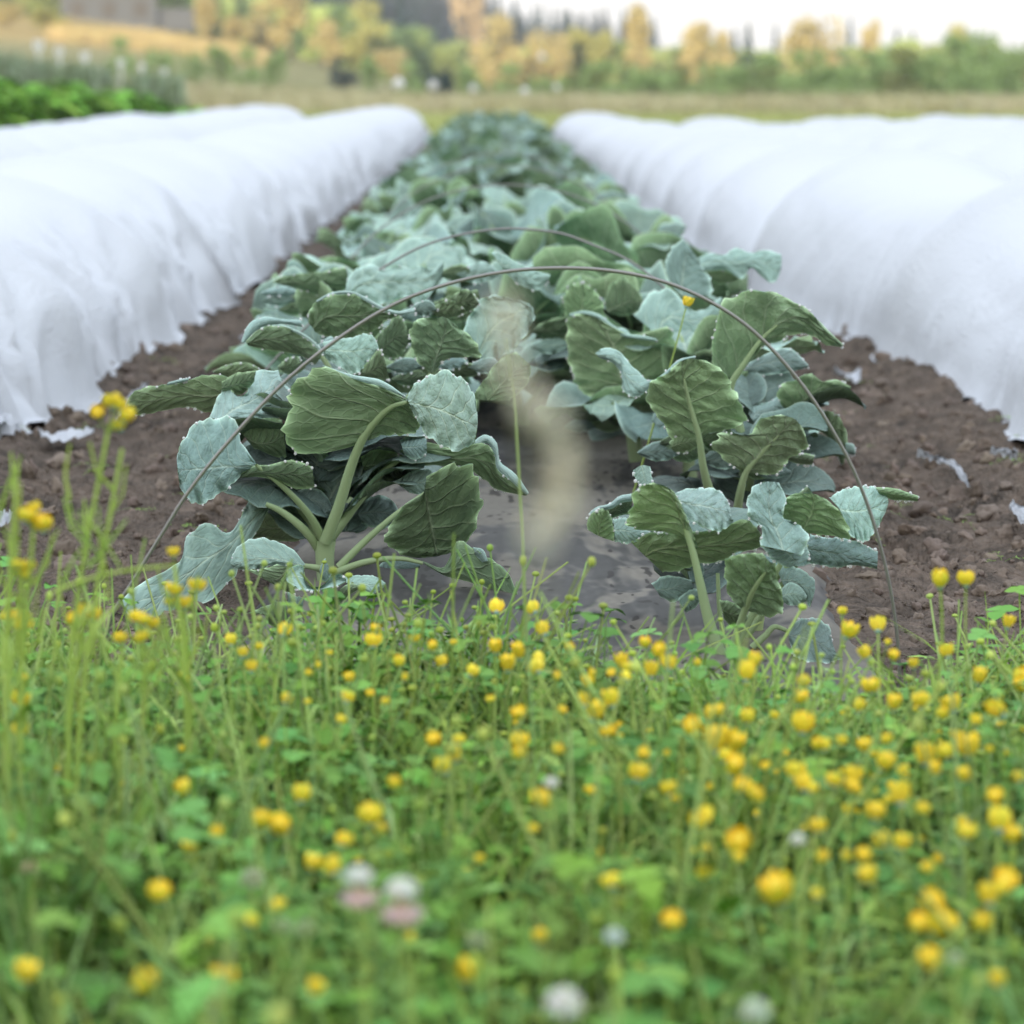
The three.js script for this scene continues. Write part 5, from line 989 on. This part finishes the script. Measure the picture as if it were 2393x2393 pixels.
{
  const d = 3.15, foot = at(1235, 1700, d); foot.y = 0.02; const o = tag(base('grass_stalk', foot), 'single upright pale green grass stalk with a joint, between the two front plants', 'grass stalk');
  const pts = spline([foot, ...[[1232, 1560], [1226, 1400], [1220, 1250], [1212, 1100], [1203, 960], [1190, 850], [1180, 790]].map(([x, y]) => at(x, y, d))], 24);
  put('stem', new Geo().tube(pts, [0.0028, 0.0012], { sides: 6, color: [0.33, 0.42, 0.25] }).build(foot), firm, o);
  put('joint', new Geo().add(ballMid, M4(at(1222, 1310, d), null, V(0.0042, 0.007, 0.0042)), [0.45, 0.52, 0.16]).build(foot), firm, o);
}
// ---------------------------------------------------------------- the land beyond
const crownMat = (r, g, b) => mat([r, g, b], 1, { vertexColors: true, specularIntensity: 0.15 });
const MAT = { gold: crownMat(0.38, 0.345, 0.19), olive: crownMat(0.30, 0.32, 0.13), green: crownMat(0.40, 0.52, 0.22), dark: crownMat(0.018, 0.05, 0.055), pale: crownMat(0.36, 0.30, 0.22), crop: crownMat(0.18, 0.34, 0.055) };
const barkMat = mat([0.16, 0.12, 0.09], 1);
function crown(kind, s) {                                            // unit height 1, standing on 0
  seed(s); const g = new Geo(), lumps = [];
  const N = { round: 1500, poplar: 1300, conifer: 1500, shrub: 1300 }[kind];
  if (kind !== 'conifer') for (let i = 0; i < 11; i++) { const a = rr(0, 6.28), t = kind === 'shrub' ? rr(0.1, 0.8) : rr(0.25, 0.86), w = kind === 'poplar' ? 0.10 : kind === 'shrub' ? 0.30 * (1 - 0.5 * t) : 0.20 * Math.sin(Math.PI * clamp(t * 0.95 + 0.05)); lumps.push([V(Math.cos(a) * w, t, Math.sin(a) * w), kind === 'poplar' ? rr(0.09, 0.15) : rr(0.12, 0.21)]); }
  for (let i = 0; i < N; i++) {
    let p; const dir = V(rr(-1, 1), rr(-1, 1), rr(-1, 1)).normalize();
    if (kind === 'conifer') { const t = Math.pow(rnd(), 0.8), w = (1 - t) * 0.20 * (0.75 + 0.35 * Math.sin(t * 46)), a = rr(0, 6.28), r = Math.sqrt(rr(0.2, 1)); p = V(Math.cos(a) * w * r, 0.06 + t * 0.94 - w * 0.25 * r, Math.sin(a) * w * r); }
    else { const [c, r] = lumps[i % lumps.length]; p = c.clone().addScaledVector(dir, r * Math.pow(rnd(), 0.33)); if (p.y < 0.01) p.y = rr(0.01, 0.05); }
    const z = kind === 'conifer' ? 0.020 : 0.024, q = euler(rr(0, 6), rr(0, 6), rr(0, 6)), k = rr(0.7, 1.3);
    const e = [V(-z, 0, -z * 0.6), V(z, 0, -z * 0.6), V(z * 0.6, 0, z), V(-z * 0.6, 0, z)].map((v) => v.applyQuaternion(q).add(p)); g.quad(...e, [k, k, k * 0.95]);
  }
  return g.build();
}
const trunkGeo = new Geo().tube(spline([V(0, -0.06, 0), V(0.006, 0.2, 0), V(-0.004, 0.5, 0.004), V(0, 0.78, 0)], 10), [0.022, 0.006], { sides: 6 }).build();
const CR = {}; for (const k of ['round', 'poplar', 'conifer', 'shrub']) CR[k] = [1, 2, 3].map((i) => crown(k, i * 17 + k.length));
seed(1212); let treeN = 0;
function tree(name, px, top, width, d, kind, m, label, category, group) { // px, top, width in 1932 units of the picture
  const K = 2393 / 1932, p = at(px * K, HORIZON, d), y0 = lift(p.x, p.z) - 0.1, t = at(px * K, top * K, d), h = Math.max(1.2, t.y - y0) * (kind === 'shrub' ? 1.15 : 1.14), w = width * K / FPX * d * (kind === 'shrub' || px < 700 ? 0.92 : 1.08);
  const o = tag(base(name, V(p.x, y0, p.z), rr(0, 6.28)), label, category, group), c = put('crown', CR[kind][treeN++ % 3], m, o);
  const nat = { round: 0.55, poplar: 0.42, conifer: 0.40, shrub: 0.9 }[kind]; c.scale.set(w / nat, h, w / nat);
  const b = put(kind === 'shrub' ? 'stems' : 'trunk', trunkGeo, barkMat, o); b.scale.set(h, h, h);
  return o;
}
const T1 = 'gold-lit trees standing beyond the meadow', T2 = 'dark conifers rising behind the meadow trees', T3 = 'green bushes in the long hedge on the right', T4 = 'green bushes along the foot of the slope';
tree('tree', 392, -2, 56, 215, 'poplar', MAT.gold, 'slim gold-lit poplar in front of the dark wooded hill, leftmost of the bright trees', 'tree');
tree('tree', 452, 38, 60, 212, 'round', MAT.gold, 'low rounded gold tree right beside the slim poplar', 'tree');
tree('tree', 500, 10, 62, 218, 'round', MAT.gold, 'pale gold tree between the slim poplar and the tall broad one', 'tree');
tree('tree', 548, -30, 84, 210, 'poplar', MAT.gold, 'tall broad gold-lit tree whose top leaves the picture', 'tree');
tree('tree', 612, 48, 60, 205, 'round', MAT.gold, 'small gold tree to the right of the tall broad one', 'tree');
tree('tree', 692, 14, 84, 220, 'round', MAT.olive, 'olive-gold tree left of the dark pointed conifer', 'tree');
tree('tree', 738, 88, 56, 200, 'round', MAT.gold, 'short yellow bush-like tree under the dark pointed conifer', 'tree');
tree('tree', 882, -25, 62, 330, 'poplar', MAT.pale, 'faint pinkish pale tree standing against the white sky', 'tree');
tree('tree', 942, 45, 78, 215, 'round', MAT.gold, 'rounded gold tree over the middle of the broccoli bed', 'tree');
tree('tree', 1030, 48, 72, 218, 'round', MAT.gold, 'gold tree with an orange glow right of the bed end', 'tree');
tree('tree', 1098, 66, 60, 225, 'round', MAT.olive, 'dull olive tree right of the orange-glowing tree', 'tree');
tree('tree', 1140, 72, 46, 225, 'round', MAT.olive, 'small olive tree left of the tall slim gold one', 'tree');
tree('tree', 1204, 26, 52, 215, 'poplar', MAT.gold, 'tall slim gold tree standing out against the sky', 'tree');
tree('tree', 1322, 58, 64, 220, 'round', MAT.gold, 'gold tree above the left end of the long hedge', 'tree');
tree('tree', 1362, 72, 46, 222, 'round', MAT.gold, 'small reddish-gold tree above the hedge beside a dark top', 'tree');
tree('tree', 1534, 18, 92, 212, 'round', MAT.gold, 'large domed gold tree above the middle of the long hedge', 'tree');
tree('tree', 1640, 42, 36, 225, 'poplar', MAT.gold, 'narrow gold tree right of the large domed one', 'tree');
tree('tree', 1800, 52, 60, 235, 'poplar', MAT.olive, 'pointed olive tree above the right end of the hedge', 'tree');
tree('tree', 20, 0, 60, 190, 'round', MAT.gold, 'gold tree in the top left corner of the picture', 'tree');
tree('tree', 95, 20, 70, 190, 'round', MAT.olive, 'olive tree next to the grey farmhouse', 'tree');
tree('conifer', 757, -2, 56, 300, 'conifer', MAT.dark, 'dark pointed conifer standing tall at the end of the wooded hill', 'tree');
tree('conifer', 722, 22, 50, 310, 'conifer', MAT.dark, 'dark conifer just left of the tall pointed one', 'tree');
for (const [x, t, w, d] of [[800, 62, 50, 330], [1000, 82, 40, 300], [1068, 80, 40, 300], [1410, 62, 40, 290], [1462, 62, 26, 300], [1385, 70, 34, 300], [1602, 50, 26, 300], [1690, 68, 30, 300], [1720, 74, 30, 310], [650, 30, 60, 340], [580, 10, 60, 360]]) tree('conifer', x, t, w * 1.3, d, 'conifer', MAT.dark, 'small dark conifer top showing behind the meadow trees', 'tree', T2);
for (const [x, t, w] of [[1075, 128, 90], [1130, 116, 86], [1180, 122, 80], [1232, 118, 90], [1285, 126, 70], [1345, 122, 80], [1400, 100, 92], [1462, 106, 96], [1520, 98, 110], [1580, 106, 92], [1640, 100, 100], [1700, 92, 100], [1748, 76, 96], [1800, 70, 100], [1852, 64, 100], [1905, 60, 104], [1950, 50, 90], [1105, 140, 100], [1160, 140, 100], [1210, 138, 100], [1260, 140, 100], [1320, 140, 100], [1375, 130, 100], [1430, 128, 110], [1490, 128, 110], [1550, 126, 110], [1610, 126, 110], [1670, 124, 110], [1725, 116, 110], [1780, 110, 110], [1830, 108, 110], [1880, 104, 110]]) tree('bush', x, t, w * 1.15, rr(116, 132), 'shrub', rnd() < 0.85 ? MAT.green : MAT.olive, 'shaded green bush in the long hedge beyond the right-hand tunnels', 'bush', T3);
for (const [x, t, w, d] of [[770, 118, 80, 150], [830, 122, 80, 155], [890, 126, 70, 150], [960, 122, 90, 150], [1020, 130, 70, 145], [705, 110, 70, 160], [650, 108, 70, 165]]) tree('bush', x, t, w, d, 'shrub', rnd() < 0.5 ? MAT.green : MAT.dark, 'low shaded bush in front of the gold trees over the bed', 'bush', 'low bushes in front of the gold trees');
for (const [x, t, w, d] of [[360, 84, 80, 130], [420, 88, 80, 128], [470, 92, 70, 126], [300, 80, 80, 132], [520, 100, 70, 126], [230, 72, 80, 136]]) tree('bush', x, t, w, d, 'shrub', MAT.green, 'green bush on the foot of the sunlit slope', 'bush', T4);
// the wooded hill: uncountable conifers
{
  seed(88); const n = 1300, im = new THREE.InstancedMesh(CR.conifer[0], MAT.dark, n), c = new THREE.Color(); let i = 0;
  while (i < n) { const z = -rr(350, 620), x = rr(-250, 30) * (-z / 480); const f = sstep(40, -60, x * 480 / -z); if (rnd() > 0.25 + f) continue; const h = rr(9, 15) * (0.55 + 0.6 * f); im.setMatrixAt(i, M4(V(x, lift(x, z) - 0.3, z), euler(0, rr(0, 6), 0), V(h * 1.1, h, h * 1.1))); const k = rr(0.7, 1.4); im.setColorAt(i++, c.setRGB(k, k, k * 1.1)); }
  shade(im); im.name = 'conifer_wood'; tag(im, 'dark blue-green conifer wood covering the far hill', 'wood', null, 'stuff'); scene.add(im);
  const m = 1000, b = new THREE.InstancedMesh(CR.shrub[1], MAT.green, m);
  for (let k = 0; k < m; k++) { const x = rr(-100, 190), z = -rr(226, 320), h = rr(2.4, 6.5); b.setMatrixAt(k, M4(V(x, lift(x, z) - 0.2, z), euler(0, rr(0, 6), 0), V(h * 1.3, h, h * 1.3))); const q = rr(0.5, 1); b.setColorAt(k, c.setRGB(q, q, q)); }
  shade(b); b.name = 'far_scrub'; tag(b, 'dark scrub filling the gaps behind the meadow trees', 'scrub', null, 'stuff'); scene.add(b);
}
// dry grass fringe and rough meadow
{
  seed(404); const tuft = () => { const g = new Geo(); for (let i = 0; i < 16; i++) blade(g, V(rr(-0.4, 0.4), 0, rr(-0.4, 0.4)), rr(0.5, 1.0), 0.012, rr(0, 6.28), rr(0.1, 0.6), vary([1, 1, 1], 0.2), 3); return g.build(); };
  for (const [name, label, n, z0, z1, col, hs] of [['dry_grass', 'pinkish straw-coloured tall grass along the far side of the meadow', 5200, -76, -128, [0.56, 0.52, 0.29], 1.0], ['meadow_grass', 'yellow-green grass of the meadow beyond the beds', 7000, -48, -100, [0.46, 0.52, 0.18], 0.42], ['golden_grass', 'gold-lit standing grass on the slope in front of the farmhouse', 1300, -178, -205, [0.50, 0.42, 0.22], 1.0]]) {
    const im = new THREE.InstancedMesh(tuft(), mat(col, 1, { vertexColors: true }), n), c = new THREE.Color();
    for (let i = 0; i < n; i++) { const z = lerp(z0, z1, rnd()), x = name === 'golden_grass' ? rr(-0.165, -0.085) * -z : rr(-0.27, 0.27) * -z, s = hs * rr(0.6, 1.15), k = rr(0.75, 1.25); im.setMatrixAt(i, M4(V(x, lift(x, z) - 0.03, z), euler(0, rr(0, 6), 0), V(1.2, s, 1.2))); im.setColorAt(i, c.setRGB(k, k * rr(0.92, 1.05), k)); }
    shade(im); im.name = name; tag(im, label, name.replace('_', ' '), null, 'stuff'); scene.add(im);
  }
}
// leafy crop rows on the left
{
  seed(515);
  const leafy = (k) => { seed(600 + k); const g = new Geo(), st = new Geo(); for (let i = 0; i < 95; i++) { const a = rr(0, 6.28), r = 0.38 * Math.sqrt(rnd()), y = rr(0.18, 0.86) * (1 - 0.35 * r), L = rr(0.16, 0.27), c = rr(0.35, 1.5), q = euler(rr(-0.4, 0.4), a, rr(-0.7, 0.4)), p = V(Math.cos(a) * r * 0.9, y, -Math.sin(a) * r * 0.9); leaflet(g, p, q, L, L * 0.42, [c * rr(0.8, 1.2), c, c], 0.2, 4); if (i % 5 === 0) st.tube([V(0, 0, 0), p.clone().multiplyScalar(0.5).add(V(0, 0.1, 0)), p], [0.008, 0.003], { sides: 4 }); } const o = new THREE.Group(); put('foliage', g.build(), MAT.crop, o); put('stems', st.build(), stalkMat, o); return o; };
  const protos = [0, 1, 2].map(leafy); let n = 0;
  for (const [x0, k] of [[-5.35, 1], [-6.3, 1.05], [-7.4, 1.1]]) for (let z = -21; z > -47; z -= 0.62) { const o = copy(protos[n++ % 3], 'leafy_plant'); o.position.set(x0 + rr(-0.1, 0.1), -0.02, z + rr(-0.1, 0.1)); o.rotation.y = rr(0, 6); o.scale.setScalar(k * rr(0.95, 1.2) * (1 - 0.30 * sstep(-36, -44, z)) * (1 + 0.14 * noise(z * 0.8, x0))); tag(o, 'bright green leafy crop plant in the dense rows beyond the left-hand tunnels', 'crop plant', 'bright green crop plants beyond the left-hand tunnels'); }
}
// pale feathery crop and the white specks on the left
{
  seed(616);
  const feather = () => { const g = new Geo(); for (let i = 0; i < 90; i++) { const a = rr(0, 6.28), r = rr(0, 0.5), y = rr(0.1, 1.0); blade(g, V(Math.cos(a) * r * (1 - 0.4 * y), y, Math.sin(a) * r * (1 - 0.4 * y)), rr(0.2, 0.4), 0.02, rr(0, 6.28), rr(0.2, 0.9), vary([1, 1, 1], 0.2), 2); } return g.build(); };
  const fm = mat([0.27, 0.33, 0.20], 1, { vertexColors: true }), im = new THREE.InstancedMesh(feather(), fm, 260);
  for (let i = 0; i < 260; i++) { const row = i % 4, t = rnd(), z = lerp(-46, -66, t), x = -5.9 - row * 1.5 - 2.3 * t + rr(-0.3, 0.3), s = rr(0.85, 1.05) + 0.17 * row; im.setMatrixAt(i, M4(V(x, 0, z), euler(0, rr(0, 6), 0), V(1.1, s, 1.1))); }
  shade(im); im.name = 'feathery_crop'; tag(im, 'pale grey-green feathery crop behind the bright green rows', 'crop', null, 'stuff'); scene.add(im);
  const K = 2393 / 1932, wm = mat([0.8, 0.79, 0.78], 0.8);
  const sack = new THREE.SphereGeometry(1, 14, 10); { const p = sack.attributes.position, q = V(); for (let i = 0; i < p.count; i++) { q.fromBufferAttribute(p, i); const s = 1 + 0.14 * noise(q.x * 2, q.y * 2, q.z * 2); p.setXYZ(i, q.x * s, Math.max(-0.8, q.y * s * (q.y > 0 ? 1.05 : 0.9)), q.z * s); } sack.computeVertexNormals(); }
  const knot = new THREE.CylinderGeometry(0.10, 0.28, 0.35, 8); knot.translate(0, 1.1, 0);
  const B = (x, y, w, d, label, group) => { const p = at(x * K, y * K, d), s = w * K / FPX * d * 0.33, o = tag(base('white_sack', V(p.x, p.y, p.z)), label, 'sack', group), m = put('sack_body', sack, wm, o); m.scale.setScalar(s); const k = put('tied_neck', knot, wm, o); k.scale.setScalar(s); o.position.y = Math.max(lift(p.x, p.z) + s * 0.7, p.y); };
  B(752, 160, 34, 112, 'larger white bundle at the meadow edge beyond the left tunnel end'); B(817, 162, 26, 112, 'white bundle at the meadow edge just right of the larger one'); B(893, 168, 22, 112, 'small white bundle at the meadow edge above the end of the bed'); B(990, 174, 24, 110, 'white bundle low at the meadow edge right of the bed end'); B(1022, 108, 20, 140, 'faint white speck under the orange-glowing tree');
  B(1050, 166, 18, 112, 'faintest white bundle near the left end of the hedge');
  // stakes with white tags along the slope
  const sg = new THREE.BoxGeometry(0.08, 1, 0.08); sg.translate(0, 0.5, 0); const tg = new THREE.BoxGeometry(0.62, 0.62, 0.10);
  for (const [x, y, w] of [[72, 85, 30], [112, 96, 24], [160, 106, 26], [228, 118, 22], [268, 126, 20], [310, 134, 20]]) {
    const d = 72, p = at(x * K, y * K, d), y0 = lift(p.x, p.z), o = tag(base('white_marker', V(p.x, y0, p.z)), 'blurred whitish marker on a stake in the sloping line above the pale crop', 'marker', 'whitish markers in a sloping line');
    const a = put('stake', sg, wm, o); a.scale.y = p.y - y0; const b = put('marker_board', tg, wm, o); b.position.y = p.y - y0; b.scale.setScalar(w / 70);
  }
}
// farmhouse at the top of the slope
{
  const K = 2393 / 1932, d = 225, p = at(205 * K, 16 * K, d), o = tag(base('farmhouse', V(p.x, lift(p.x, p.z) - 0.5, p.z), 0.15), 'low grey farmhouse with a pale roof at the top of the sunlit slope', 'house'), y0 = o.position.y, H = Math.max(3.2, p.y - y0);
  const wall = mat([0.085, 0.10, 0.125], 0.9), roofM = mat([0.15, 0.16, 0.18], 0.8), dark = mat([0.05, 0.05, 0.055], 0.3), L = 8, D = 5;
  const box = (w, h, dd, x, y, z) => { const g = new THREE.BoxGeometry(w, h, dd); g.translate(x, y, z); return g; };
  put('wall', box(L, H, D, 0, H / 2, 0), wall, o);
  const rs = new THREE.Shape(); rs.moveTo(-D / 2 - 0.5, 0); rs.lineTo(0, 2.0); rs.lineTo(D / 2 + 0.5, 0); rs.closePath(); const rg = new THREE.ExtrudeGeometry(rs, { depth: L + 0.8, bevelEnabled: false }); rg.translate(0, 0, -(L + 0.8) / 2); rg.rotateY(Math.PI / 2); rg.translate(0, H + 0.003, 0);
  const rf = put('roof', rg, roofM, o); put('chimney', box(0.7, 1.6, 0.7, 2, H + 1.9, 0.5), wall, rf);
  for (const x of [-2.6, 0, 2.6]) put('window', box(1.1, 1.2, 0.06, x, H * 0.55, D / 2 + 0.033), dark, o);
  put('annexe', box(3.2, H * 0.6, 3.2, L / 2 + 1.61, H * 0.3, 0.2), wall, o);
}
scene.fog = new THREE.FogExp2(new THREE.Color().setRGB(0.80, 0.86, 0.95), 0.0006);
renderer.render(scene, camera);
